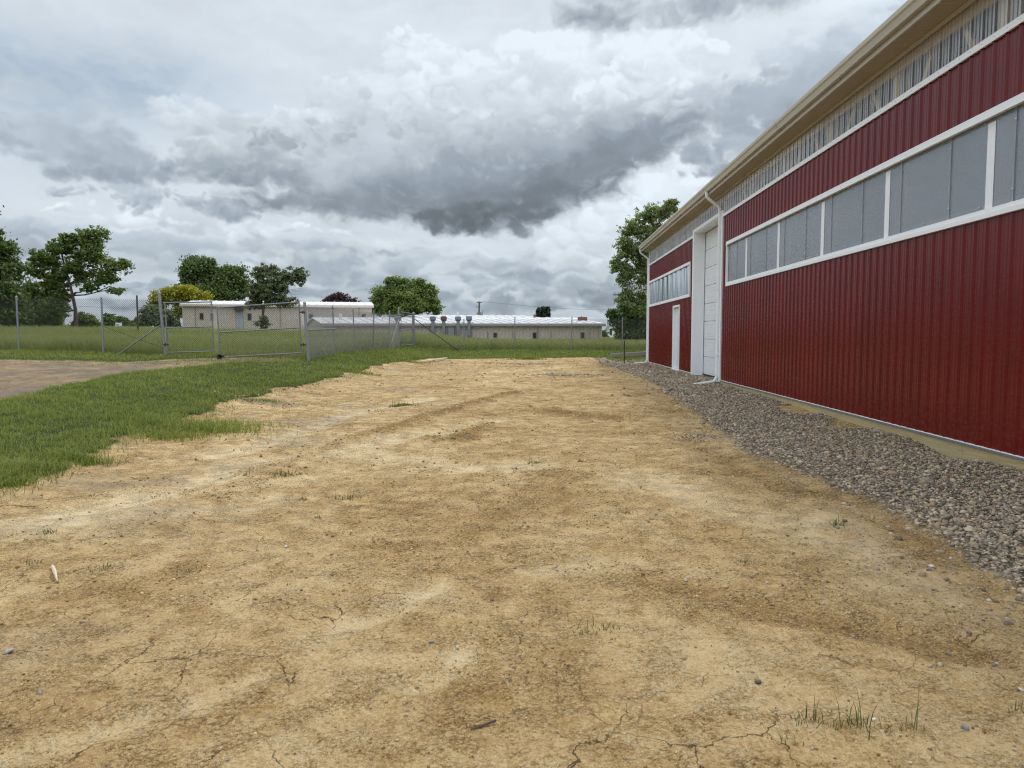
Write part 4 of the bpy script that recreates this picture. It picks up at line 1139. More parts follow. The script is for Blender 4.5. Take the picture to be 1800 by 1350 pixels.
# utility pole
up_ = thing('utility_pole', 'distant wooden utility pole with crossarm and transformers above the white roof', 'utility pole')
c = np.array(at(843, 122)); zt_ = hz(0, 530.5, 122)
MB().tube([(c[0] - .15, c[1], .8), (c[0], c[1], zt_)], [.18, .12], 8).build('pole', M['pole_wood'], up_, smooth=True)
MB().box(c[0] - .42, c[0] + .42, c[1] - .06, c[1] + .06, zt_ - .22, zt_ - .08).build('crossarm', M['pole_wood'], up_)
MB().box(c[0] - .50, c[0] + .12, c[1] - .05, c[1] + .05, zt_ - .95, zt_ - .83).build('crossarm', M['pole_wood'], up_)
for dx_, dz_ in ((-.24, 2.25), (.22, 2.2), (.0, 2.4)): MB().tube([(c[0] + dx_, c[1] - .25, zt_ - dz_ - .45), (c[0] + dx_, c[1] - .25, zt_ - dz_ + .4)], .2, 10).build('transformer', M['duct'], up_, smooth=True)
MB().tube([(c[0] + .5, c[1], zt_ - 2.3), (c[0] + .62, c[1], zt_ - 1.4)], .06, 6).build('fuse_bracket', M['galv'], up_)
wires = thing('power_line', 'thin overhead wire running right from the utility pole', 'wire')
w = [(c[0] + .4 + i * 1.6, c[1] + i * 1.2, zt_ + .02 - .9 * sin(pi * i / 24)) for i in range(25)]
MB().tube(w, .018, 4).build('wire', M['black'], wires)

# small white house far right, board sign far left
hs = thing('white_house', 'small distant white gabled house showing beside the right tree', 'house')
c = np.array(at(1071, 150)); zb_ = .5; ww = .9; zr_ = hz(0, 571, 150); ze_ = hz(0, 585, 150)
MB().add([(c[0] - ww, c[1], zb_), (c[0] + ww * 2.2, c[1], zb_), (c[0] + ww * 2.2, c[1], ze_), (c[0] + ww * .1, c[1], zr_), (c[0] - ww, c[1], ze_),
          (c[0] - ww, c[1] + 6, zb_), (c[0] + ww * 2.2, c[1] + 6, zb_), (c[0] + ww * 2.2, c[1] + 6, ze_), (c[0] + ww * .1, c[1] + 6, zr_), (c[0] - ww, c[1] + 6, ze_)],
         [(0, 1, 2, 3, 4), (9, 8, 7, 6, 5), (0, 4, 9, 5), (1, 6, 7, 2)]).build('wall', M['white'], hs)
MB().add([(c[0] - ww - .2, c[1] - .3, ze_ - .15), (c[0] + ww * .1, c[1] - .3, zr_ + .05), (c[0] + ww * .1, c[1] + 6.3, zr_ + .05), (c[0] - ww - .2, c[1] + 6.3, ze_ - .15),
          (c[0] + ww * 2.2 + .2, c[1] - .3, ze_ - .15), (c[0] + ww * 2.2 + .2, c[1] + 6.3, ze_ - .15)], [(0, 1, 2, 3), (1, 4, 5, 2)]).build('roof', M['duct'], hs)
MB().box(c[0] - .05, c[0] + .45, c[1] - .06, c[1] - .01, zb_ + 1.0, zb_ + 2.2).build('window', M['glass_dark'], hs)
sg = thing('board_sign', 'small white board sign at the far left tree line', 'sign')
c = np.array(at(212.5, 92)); z = hz(0, 574, 92)
MB().box(c[0] - .40, c[0] + .40, c[1] - .02, c[1] + .02, z, z + .48).build('sign_board', M['white'], sg)
MB().box(c[0] - .28, c[0] + .05, c[1] - .03, c[1] - .021, z + .16, z + .28).build('sign_mark', M['brick'], sg)
for s_ in (-.35, .35): MB().box(c[0] + s_ - .04, c[0] + s_ + .04, c[1] + .03, c[1] + .09, 1.2, z + .5).build('leg', M['old_wood'], sg)

# ------------------------------------------------------------------ trees
def leaf_material(name, c0, c1, c2, transl=.35):
    m = bpy.data.materials.new(name); m.use_nodes = True; N = NT(m.node_tree); m.node_tree.nodes.clear()
    g = N.new('ShaderNodeNewGeometry'); r = N.e(g.outputs['Random Per Island'])
    n = N.noise(g.outputs['Position'], .7, 3, .6)
    col = N.ramp((r * .75 + n * .5 - .12), [(.0, c0), (.5, c1), (1., c2)])
    d = N.new('ShaderNodeBsdfDiffuse'); t = N.new('ShaderNodeBsdfTranslucent'); gl = N.new('ShaderNodeBsdfGlossy'); gl.inputs['Roughness'].default_value = .45
    N.link(col, d.inputs[0]); N.link(N.vadd(col, (1.25, 1.3, .6), 'MULTIPLY'), t.inputs[0]); gl.inputs[0].default_value = (.6, .65, .7, 1)
    a = N.new('ShaderNodeMixShader'); a.inputs[0].default_value = transl; N.link(d.outputs[0], a.inputs[1]); N.link(t.outputs[0], a.inputs[2])
    b = N.new('ShaderNodeMixShader'); b.inputs[0].default_value = .04; N.link(a.outputs[0], b.inputs[1]); N.link(gl.outputs[0], b.inputs[2])
    o = N.new('ShaderNodeOutputMaterial'); N.link(b.outputs[0], o.inputs[0]); return m
LM = {'green': leaf_material('mid_green_leaves', (0.062, 0.094, 0.025), (0.133, 0.187, 0.043), (0.234, 0.288, 0.086)),
      'dark': leaf_material('dark_green_leaves', (0.043, 0.072, 0.022), (0.090, 0.134, 0.035), (0.164, 0.211, 0.059)),
      'grey': leaf_material('grey_green_leaves', (0.070, 0.094, 0.047), (0.133, 0.164, 0.078), (0.242, 0.272, 0.156)),
      'yellow': leaf_material('yellow_green_leaves', (.14, .15, .015), (.28, .27, .022), (.42, .39, .045)),
      'purple': leaf_material('purple_leaves', (.030, .016, .024), (.055, .026, .036), (.09, .04, .05)),
      'conifer': leaf_material('conifer_foliage', (.016, .030, .012), (.030, .050, .018), (.055, .080, .028), .15),
      'spring': leaf_material('fresh_green_leaves', (0.098, 0.133, 0.042), (0.181, 0.234, 0.076), (0.295, 0.343, 0.144))}
def noise3(P, f, seed):
    return (vnoise(P[:, 0] * f + seed, P[:, 2] * f, seed) + vnoise(P[:, 1] * f + seed * 2, P[:, 2] * f + 9, seed + 5)) * .6
def leaves(rng, lobes, n, size, gap=.1, gf=.9, seed=1, shell=.45, droop=0., wind=0., wiggle=.35):
    """leaf clumps through ellipsoid lobes [(x,y,z,rx,ry,rz)], denser to the shell, with gaps"""
    w = np.array([l[3] * l[4] * l[5] for l in lobes]) ** .75; w /= w.sum()
    k = rng.choice(len(lobes), n, p=w); Lb = np.array(lobes)[k]
    v = rng.normal(size=(n, 3)); v /= np.linalg.norm(v, axis=1)[:, None]
    r = (shell + (1 - shell) * rng.random(n) ** .6) * (1 + .0 * rng.random(n))
    bump_ = noise3(v * 2.2 + Lb[:, :3] * .9, 1.6, seed + 40)
    r = r * (1 + wiggle * bump_)
    P = Lb[:, :3] + v * r[:, None] * Lb[:, 3:]
    keep = noise3(P, gf, seed) > gap - .35
    keep &= noise3(P, gf * 3.1, seed + 3) > gap - .55
    P = P[keep]; m = len(P)
    nrm = v[keep] * .6 + rng.normal(size=(m, 3)); nrm[:, 2] += .3; nrm /= np.linalg.norm(nrm, axis=1)[:, None]
    t = rng.normal(size=(m, 3)); t[:, 2] -= droop; t[:, 0] += wind; t -= nrm * (t * nrm).sum(1)[:, None]; t /= np.linalg.norm(t, axis=1)[:, None] + 1e-9
    b = np.cross(nrm, t); s = size * (.55 + .9 * rng.random(m))[:, None]
    V = np.stack([P - t * s * .55, P + b * s * .33 - t * s * .05 + nrm * s * .08, P + t * s * .6, P - b * s * .33 + t * s * .05 + nrm * s * .05], 1).reshape(-1, 3)
    return V, np.arange(m * 4).reshape(m, 4)
def limb(mb, rng, p0, p1, r0, r1, n=5, wob=.06):
    p0 = np.array(p0, float); p1 = np.array(p1, float); L_ = np.linalg.norm(p1 - p0)
    pts = [p0 + (p1 - p0) * t + (rng.normal(size=3) * L_ * wob * (0 < t < 1)) for t in np.linspace(0, 1, n)]
    mb.tube(pts, list(np.linspace(r0, r1, n)), 6); return pts
def tree(name, label, cat, px, depth, base_row, parts, mat_, n, size, trunk=None, group=None, seed=1, gap=.05, gf=.9, shell=.4, droop=0., wind=0., bare=None, ydep=.8, wiggle=.35, twigs=26, dens=34, csz=1.0):
    """parts: crown lobes surveyed as (px, row, rx px, ry px); trunk: [(px,row)...] path from base, radius in px"""
    rng = np.random.default_rng(seed); s = depth / F_PX
    bx, by = at(px, depth); zb = hz(0, base_row, depth)
    root = thing(name, label, cat, (bx, by, zb), YAW * 1.0, group)
    def loc(p, q, dy=0.0): return ((p - px) * s, dy, (base_row - q) * s)
    lobes = []
    for i, pt in enumerate(parts):
        p, q, rx, ry = pt[:4]; dy = pt[4] * s if len(pt) > 4 else rng.uniform(-.35, .35) * rx * s * ydep
        x, y, z = loc(p, q, dy); lobes.append((x, y, z, rx * s, rx * s * ydep, ry * s))
    # every lobe is filled with leafy sprays, so the outline is uneven and the sky shows between them
    cl = []
    for l in lobes:
        R_ = (l[3] * l[5]) ** .5; nc = int(np.clip(dens * (R_ / .55) ** 1.5, 8, 95))
        for k in range(nc):
            v = rng.normal(size=3); v /= np.linalg.norm(v); rr = (shell + (1 - shell) * rng.random()) * rng.uniform(.82, 1.12 + .1 * wiggle)
            q = np.clip(rng.uniform(.14, .34) * R_, .22, 1.1) * csz
            cl.append((l[0] + v[0] * rr * l[3], l[1] + v[1] * rr * l[4], l[2] + v[2] * rr * l[5], q))
    cl = np.array(cl); w_ = cl[:, 3] ** 2; k = rng.choice(len(cl), n, p=w_ / w_.sum())
    g_ = rng.normal(size=(n, 3)) * np.array((.62, .62, .42)); Pn = cl[k, :3] + g_ * cl[k, 3:4]; Pn[:, 0] += wind * .12 * np.abs(g_[:, 0])
    nrm = g_ * .5 + rng.normal(size=(n, 3)); nrm[:, 2] += .5; nrm /= np.linalg.norm(nrm, axis=1)[:, None]
    tt = rng.normal(size=(n, 3)); tt[:, 2] -= droop; tt[:, 0] += wind; tt -= nrm * (tt * nrm).sum(1)[:, None]; tt /= np.linalg.norm(tt, axis=1)[:, None] + 1e-9
    bb = np.cross(nrm, tt); ss_ = size * (.55 + .9 * rng.random(n))[:, None]
    V = np.stack([Pn - tt * ss_ * .55, Pn + bb * ss_ * .33 + nrm * ss_ * .08, Pn + tt * ss_ * .6, Pn - bb * ss_ * .33 + nrm * ss_ * .05], 1).reshape(-1, 3)
    Fc = np.arange(n * 4).reshape(n, 4)
    npmesh('crown', V, Fc, LM[mat_], root)
    mb = MB()
    if trunk:
        pts, r = trunk; P = [np.array(loc(*p)) for p in pts]; m = len(P)
        P[0] = P[0] - np.array((0, 0, .3)); mb.tube(P, [max(.02, r * s * (1 - .6 * i / max(1, m - 1)) * (1.35 if i == 0 else 1)) for i in range(m)], 8)
        top = P[-1]; starts = P[1:]
        for j, l in enumerate(lobes):
            c = np.array(l[:3]); st = min(starts, key=lambda q: np.linalg.norm(q - c) + max(0, q[2] - c[2]) * 2)
            pp = limb(mb, rng, st, c, r * s * .45, r * s * .16, 5)
            for k in range(max(2, twigs // max(1, len(lobes)))):
                v = rng.normal(size=3); v /= np.linalg.norm(v); v[2] = abs(v[2]) * .8
                limb(mb, rng, pp[2 + k % 3], c + v * np.array(l[3:]) * .85, r * s * .14, r * s * .04, 4, .05)
        if bare:
            for p, q in bare: limb(mb, rng, starts[-1] if len(starts) else top, loc(p, q), r * s * .16, r * s * .03, 6, .05)
        mb.build('trunk', M['bark'], root, smooth=True)
    return root

tree('conifer_tree', 'tall pyramidal dark green tree cut by the left edge of the photo', 'tree', -22, 52, 583,
     [(-8, 556, 70, 36), (-8, 520, 64, 34), (-12, 480, 56, 34), (-14, 440, 44, 34), (-18, 400, 33, 32), (-22, 360, 22, 28), (-24, 328, 11, 20), (38, 562, 26, 24)], 'dark', 44000, .20, ([(-22, 583), (-24, 470), (-28, 370)], 9), seed=3, shell=.45, dens=60)
tree('broadleaf_tree', 'dark bushy tree between the pyramidal tree and the leaning tree', 'tree', 62, 60, 582,
     [(50, 540, 30, 34), (80, 552, 26, 30), (28, 560, 34, 24), (62, 508, 16, 16), (95, 565, 18, 16)], 'dark', 15000, .21, ([(62, 582), (62, 545), (60, 520)], 5), seed=8, gap=.04)
tree('leaning_tree', 'windswept open-crowned tree with forked trunk behind the left fence', 'tree', 137, 56, 580,
     [(115, 438, 30, 22), (150, 425, 30, 24), (180, 414, 24, 14), (130, 420, 20, 10), (82, 458, 28, 22), (68, 480, 18, 12), (165, 452, 34, 24), (205, 470, 26, 16), (226, 466, 14, 10), (135, 475, 36, 26), (188, 492, 26, 14),
      (208, 512, 16, 8), (98, 492, 32, 24), (112, 520, 20, 18), (165, 505, 22, 10), (95, 548, 22, 26)],
     'green', 30000, .165, ([(137, 580), (138, 545), (134, 520), (130, 500), (122, 470), (117, 440)], 3.3), seed=15, shell=.1, wind=1.5, twigs=110, dens=40, csz=.62, bare=[(150, 440), (163, 470), (185, 480)])
tree('slender_tree', 'pair of slender dark trunks with loose foliage left of the leaning tree', 'tree', 96, 62, 580,
     [(88, 525, 22, 24), (100, 505, 18, 22), (112, 545, 18, 20), (82, 560, 16, 14), (104, 570, 14, 9)], 'dark', 6500, .2, ([(92, 580), (91, 530), (90, 500)], 2.2), seed=18, dens=20, csz=.8, bare=[(100, 500), (98, 520)])
tree('field_shrub', 'round green shrub at the foot of the leaning tree', 'shrub', 152, 57, 581, [(152, 563, 13, 13), (165, 569, 10, 9), (141, 572, 9, 9)], 'green', 3200, .2, ([(152, 581), (152, 570)], 1.5), seed=21)
tree('distant_tree', 'left one of the small distant trees seen through the fence mesh', 'tree', 193, 118, 580, [(194, 563, 10, 11), (203, 572, 8, 7), (184, 574, 9, 6)], 'dark', 1600, .4, ([(193, 580), (193, 566)], 1.2), group='distant trees on the left skyline', seed=22)
tree('distant_tree', 'distant dark tree standing behind the small board sign', 'tree', 217, 120, 580, [(217, 564, 10, 9), (226, 570, 9, 7), (210, 571, 7, 6)], 'dark', 1500, .4, ([(217, 580), (217, 566)], 1.2), group='distant trees on the left skyline', seed=23)
tree('distant_tree', 'distant low tree just left of the yellow-green tree', 'tree', 240, 121, 580, [(238, 570, 11, 6), (250, 567, 9, 8)], 'green', 1100, .4, ([(240, 580), (240, 571)], 1.0), group='distant trees on the left skyline', seed=24)
tree('yellow_tree', 'bright yellow-green spreading tree left of the beige building', 'tree', 318, 92, 590,
     [(300, 522, 26, 14), (335, 518, 26, 15), (362, 524, 18, 11), (318, 512, 24, 10), (282, 535, 16, 12), (330, 545, 30, 16)], 'yellow', 13000, .25, ([(318, 590), (317, 560), (316, 535)], 4), seed=30, gap=.06)
tree('pale_tree', 'pale green loose bush below the yellow-green tree crown', 'tree', 276, 88, 588,
     [(268, 555, 20, 18), (292, 560, 20, 18), (256, 568, 14, 12), (306, 570, 16, 12)], 'grey', 7500, .28, ([(276, 588), (277, 560)], 3), seed=31, gap=.12)
tree('maple_tree', 'large dark double-crowned tree behind the beige building', 'tree', 382, 110, 590,
     [(355, 478, 30, 27), (348, 502, 28, 24), (402, 494, 34, 27), (385, 520, 46, 30), (425, 505, 18, 22), (340, 488, 20, 14), (368, 465, 16, 12), (415, 478, 18, 10)], 'dark', 24000, .33, ([(382, 590), (382, 545), (380, 515)], 7), seed=33, shell=.5, dens=44)
tree('crabapple_tree', 'grey-green tree with bare right branches in front of the beige building', 'tree', 464, 62, 584,
     [(462, 484, 18, 19), (482, 478, 15, 13), (452, 512, 22, 20), (490, 505, 30, 22), (520, 488, 22, 17), (533, 482, 12, 12), (500, 530, 28, 14), (450, 535, 18, 12), (470, 520, 20, 16), (466, 568, 14, 12), (500, 492, 18, 12)],
     'grey', 20000, .17, ([(464, 584), (464, 562), (466, 545), (470, 528), (478, 510)], 3.2), seed=36, shell=.1, dens=38, csz=.65, bare=[(541, 512), (545, 520), (538, 530), (528, 540), (447, 486), (543, 506)], twigs=55)
tree('purple_tree', 'dark purple-leaved tree top behind the beige building roof', 'tree', 597, 112, 590, [(588, 531, 22, 12), (612, 532, 17, 10), (597, 524, 14, 9), (600, 545, 28, 16)], 'purple', 6500, .34, ([(597, 590), (597, 550)], 4), seed=40, gap=.03)
tree('oak_tree', 'broad green tree behind the left half of the long warehouse', 'tree', 716, 126, 596,
     [(685, 525, 28, 26), (702, 506, 24, 20), (730, 512, 24, 20), (748, 526, 22, 24), (715, 535, 48, 26), (668, 540, 16, 18), (765, 540, 12, 18), (741, 500, 9, 10), (757, 508, 9, 9), (690, 497, 12, 9)],
     'green', 26000, .36, ([(716, 596), (716, 560), (714, 530)], 8), seed=44, shell=.45, dens=40)
for i, (px, top, w) in enumerate(((945.5, 541, 4.2), (951, 542.5, 3.6), (955.5, 538.5, 4.6), (962.5, 538, 4.4))):
    s_ = (575 - top) / 3
    tree('arborvitae', ('leftmost narrow dark evergreen above the warehouse roof', 'shortest narrow evergreen, second from the left above the warehouse roof', 'narrow dark evergreen, third from the left above the warehouse roof', 'rightmost narrow dark evergreen above the warehouse roof')[i],
         'evergreen', px, 128, 592, [(px, top + s_ * .8, w * .72, s_ * .8), (px, top + s_ * 1.9, w, s_ * 1.1), (px, 575, w, 12)], 'conifer', 1700, .4, ([(px, 592), (px, 560)], 1.5), group='narrow evergreens behind the warehouse', seed=50 + i, gap=-.3, shell=.6, wiggle=.12, ydep=1, dens=60, csz=.6)
tree('ash_tree', 'tall open green tree rising behind the far barn corner', 'tree', 1150, 64, 606,
     [(1138, 382, 26, 20), (1165, 374, 26, 18), (1112, 405, 26, 24), (1150, 412, 36, 30), (1100, 438, 26, 26), (1135, 450, 38, 32), (1086, 466, 18, 18), (1106, 484, 30, 24), (1150, 490, 38, 34), (1102, 525, 26, 26), (1140, 540, 42, 34), (1185, 420, 30, 40), (1190, 500, 30, 40), (1178, 360, 14, 8)],
     'spring', 64000, .15, ([(1150, 606), (1150, 550), (1148, 500), (1146, 450), (1148, 410)], 4), seed=61, shell=.1, twigs=150, dens=56, csz=.72)
tree('understory_tree', 'dense dark green tree below the tall tree at the far barn corner', 'tree', 1115, 60, 606,
     [(1088, 560, 20, 22), (1115, 565, 28, 26), (1145, 570, 30, 28), (1095, 585, 22, 14), (1104, 545, 18, 14), (1075, 550, 9, 8), (1130, 590, 34, 14)], 'dark', 17000, .19, ([(1115, 606), (1115, 575)], 4), seed=63, gap=.05)
tree('distant_bush', 'distant dark bush left of the small white house', 'shrub', 1060, 135, 600, [(1060, 588, 6, 8), (1063, 594, 6, 6)], 'dark', 900, .4, ([(1060, 600), (1060, 592)], 1), seed=66)
tree('rear_tree', 'dark tree mass behind the left fence beyond the frame edge', 'tree', -150, 60, 585, [(-150, 520, 80, 60), (-100, 545, 50, 40), (-220, 530, 60, 50)], 'dark', 9000, .35, ([(-150, 585), (-150, 540)], 6), seed=67)

# ------------------------------------------------------------------ grass, weeds, stones
def grass_material(name, c0, c1, c2, tip):
    m = bpy.data.materials.new(name); m.use_nodes = True; N = NT(m.node_tree); m.node_tree.nodes.clear()
    g = N.new('ShaderNodeNewGeometry'); r = N.e(g.outputs['Random Per Island']); n = N.noise(g.outputs['Position'], .55, 5, .65); n2 = N.noise(g.outputs['Position'], 4.0, 3, .6)
    at_n = N.new('ShaderNodeAttribute'); at_n.attribute_name = 'tip'; t = N.e(at_n.outputs['Fac'])
    col = N.ramp((r * .75 + n * .95 + n2 * .35 - .52), [(.0, c0), (.45, c1), (.9, c2)])
    col = N.mix(t.pow(2.5) * .55, col, tip)
    d = N.new('ShaderNodeBsdfDiffuse'); tr = N.new('ShaderNodeBsdfTranslucent'); N.link(col, d.inputs[0]); N.link(N.vadd(col, (1.2, 1.25, .7), 'MULTIPLY'), tr.inputs[0])
    a = N.new('ShaderNodeMixShader'); a.inputs[0].default_value = .4; N.link(d.outputs[0], a.inputs[1]); N.link(tr.outputs[0], a.inputs[2])
    o = N.new('ShaderNodeOutputMaterial'); N.link(a.outputs[0], o.inputs[0]); return m
GM = {'lawn': grass_material('lawn_blades', (.075, .105, .024), (.170, .215, .055), (.290, .315, .110), (.34, .34, .16)),
      'field': grass_material('tall_field_grass', (.115, .140, .044), (.195, .228, .080), (.285, .305, .135), (.42, .41, .25)),
      'weed': grass_material('weed_blades', (.055, .070, .030), (.100, .120, .050), (.17, .18, .09), (.22, .21, .10))}
def blades(P, hgt, wid, rng, lean=.35, wind=(.0, .0), seg=2):
    n = len(P); a = rng.uniform(0, 2 * pi, n); d = np.stack([np.cos(a), np.sin(a), np.zeros(n)], 1)
    b = rng.uniform(0, 2 * pi, n); ln = np.stack([np.cos(b), np.sin(b), np.zeros(n)], 1) * (lean * rng.random(n) * hgt)[:, None]
    ln[:, 0] += wind[0] * hgt; ln[:, 1] += wind[1] * hgt
    w = (wid / 2)[:, None]; up = np.zeros((n, 3)); up[:, 2] = hgt
    v0 = P - d * w; v1 = P + d * w; mid = P + up * .55 + ln * .35; v2 = mid - d * w * .8; v3 = mid + d * w * .8; v4 = P + up * (1 - .25 * (lean > .6)) + ln
    V = np.stack([v0, v1, v3, v2, v4], 1).reshape(-1, 3); i = np.arange(n)[:, None] * 5
    q = i + np.array([[0, 1, 2, 3]]); t = i + np.array([[3, 2, 4]])
    tip = np.tile(np.array([0, 0, .5, .5, 1.], np.float32), n)
    return V, [q, t], tip
def scatter(rng, x0, x1, y0, y1, dens):
    n = int((x1 - x0) * (y1 - y0) * dens); return rng.uniform(x0, x1, n), rng.uniform(y0, y1, n)
rng = np.random.default_rng(5)
xs, ys, hs_, ws_ = [], [], [], []
for (y0, y1, x0, x1, dn, h0, w0) in ((1.0, 6, -9, -4.8, 900, .075, .007), (6, 9, -11, -4.8, 2600, .075, .0065), (9, 13, -13, -4.6, 1700, .08, .008), (13, 18, -15, -5, 950, .08, .011), (18, 25, -24, -5.6, 480, .085, .016), (25, 34, -9, -5.6, 420, .085, .018), (32, 41.5, -9, 8, 420, .09, .020)):
    x, y = scatter(rng, x0, x1, y0, y1, dn)
    m = (np.arctan2(x, y) > R(-50)); x, y = x[m], y[m]
    l, g, p = zones(x, y); fr = fbm(x * 3, y * 3, 3, 44)
    out_ = np.clip(1 - (x - edge_x(y)) / .55, 0, 1) * (y < 34) * .16 * (fr > -.1)
    k = (rng.random(len(x)) < np.maximum(np.clip(l * 1.1 - .1, 0, 1) * np.clip(.75 + fr * .9, .25, 1), out_ * (1 - p) * (x > edge_x(y) - .5))) & (y < 41.2)
    x, y = x[k], y[k]; fr = fr[k]
    edge = np.exp(-((edge_x(y) - x) / .35) ** 2) * (y < 34)
    xs.append(x); ys.append(y); hs_.append(h0 * np.clip(.55 + .8 * rng.random(len(x)) + .9 * fr + .5 * fbm(x * .9, y * .9, 3, 46) + .35 * edge, .2, 2.2)); ws_.append(np.full(len(x), w0) * (.7 + .6 * rng.random(len(x))))
# unmown strip at the fence foot and thin grass on the worn gateway
x, y = scatter(rng, -24, -6, 19, 25.5, 230); l, g, p = zones(x, y); k = (rng.random(len(x)) < .75 * p * sst(y, 18.5, 22.5) * (x > -15)); xs.append(x[k]); ys.append(y[k]); hs_.append(.04 + .05 * rng.random(k.sum())); ws_.append(np.full(k.sum(), .014))
# ragged longer tuft ridge at the lawn edge
for q, n, s_, hh in ((gp(335, 757), 1500, (1.1, .30), .22), (gp(395, 749), 450, (.7, .25), .17), (gp(285, 768), 700, (.6, .22), .16), (gp(130, 812), 900, (.4, .16), .14), (gp(35, 835), 1500, (.3, .22), .14), (gp(10, 852), 1300, (.25, .2), .13), (gp(470, 706), 350, (.3, .14), .09), (gp(620, 655), 700, (.9, .3), .12), (gp(700, 634), 900, (1.2, .25), .15), (gp(925, 632), 500, (.8, .15), .22), (gp(1070, 630), 700, (1.5, .2), .18)):
    x = rng.normal(q[0], s_[0] * .5, n); y = rng.normal(q[1], s_[1] * .7, n); xs.append(x); ys.append(y); hs_.append(hh * (.35 + .9 * rng.random(n))); ws_.append(np.full(n, .009 if q[1] < 20 else .016))
x = np.concatenate(xs); y = np.concatenate(ys); hh = np.concatenate(hs_); ww = np.concatenate(ws_)
P = np.stack([x, y, H(x, y) - .012], 1)
V, Fc, tip = blades(P, hh, ww, rng, .9)
tag(npmesh('lawn_grass', V, Fc, GM['lawn'], attrs={'tip': tip}), 'short green mown grass strip along the left and far side of the dirt', 'grass', kind='stuff')
# tall grass beyond the fences
poly = [LP[0], LP[1], LP[2], LP[3], LP[4], LP[5], A_BASE, B_BASE] + SP[1:] + [FPs[0]] + FPs[1:] + [(60, 42), (160, 300), (-260, 300)]
def inside(x, y, poly):
    c = np.zeros(len(x), bool); j = len(poly) - 1
    for i in range(len(poly)):
        xi, yi = poly[i]; xj, yj = poly[j]
        m = ((yi > y) != (yj > y)) & (x < (xj - xi) * (y - yi) / (yj - yi + 1e-12) + xi); c ^= m; j = i
    return c
xs, ys, hs_, ws_ = [], [], [], []
for (d0, d1, dn, h0, w0) in ((22, 30, 330, .50, .011), (30, 42, 170, .52, .017), (42, 58, 90, .55, .028), (58, 80, 38, .58, .05), (80, 125, 15, .55, .09)):
    n = int(dn * .5 * (d1 * d1 - d0 * d0) * R(66)); r = np.sqrt(rng.uniform(d0 * d0, d1 * d1, n)); a = rng.uniform(R(-48), R(18), n)
    x = r * np.sin(a); y = r * np.cos(a); k = inside(x, y, poly) & ~((x > 4.4) & (y < 37)); x, y, r_ = x[k], y[k], r[k]
    f = fbm(x * .22, y * .22, 4, 93); f2 = fbm(x * 1.3, y * 1.3, 3, 94)
    # a few decimetres of shorter grass hugging the wire
    hh = h0 * (.55 + .55 * rng.random(len(x)) + .35 * f + .25 * f2)
    # shorter where mown beside the gate
    hh = hh * (1 - .6 * np.exp(-(((x + 10) / 3.0) ** 2 + ((y - 24.2) / 1.2) ** 2)))
    b_ = np.minimum(np.hypot(x - at(420, 80)[0], y - 80), 1e9)
    xs.append(x); ys.append(y); hs_.append(np.clip(hh, .06, .95)); ws_.append(np.full(len(x), w0) * (.6 + .8 * rng.random(len(x))))
x = np.concatenate(xs); y = np.concatenate(ys); hh = np.concatenate(hs_); ww = np.concatenate(ws_)
P = np.stack([x, y, H(x, y) - .02], 1)
V, Fc, tip = blades(P, hh, ww, rng, .55, (.12, .0))
tag(npmesh('field_grass', V, Fc, GM['field'], attrs={'tip': tip}), 'tall seeding meadow grass filling the field beyond the fences', 'grass', kind='stuff')

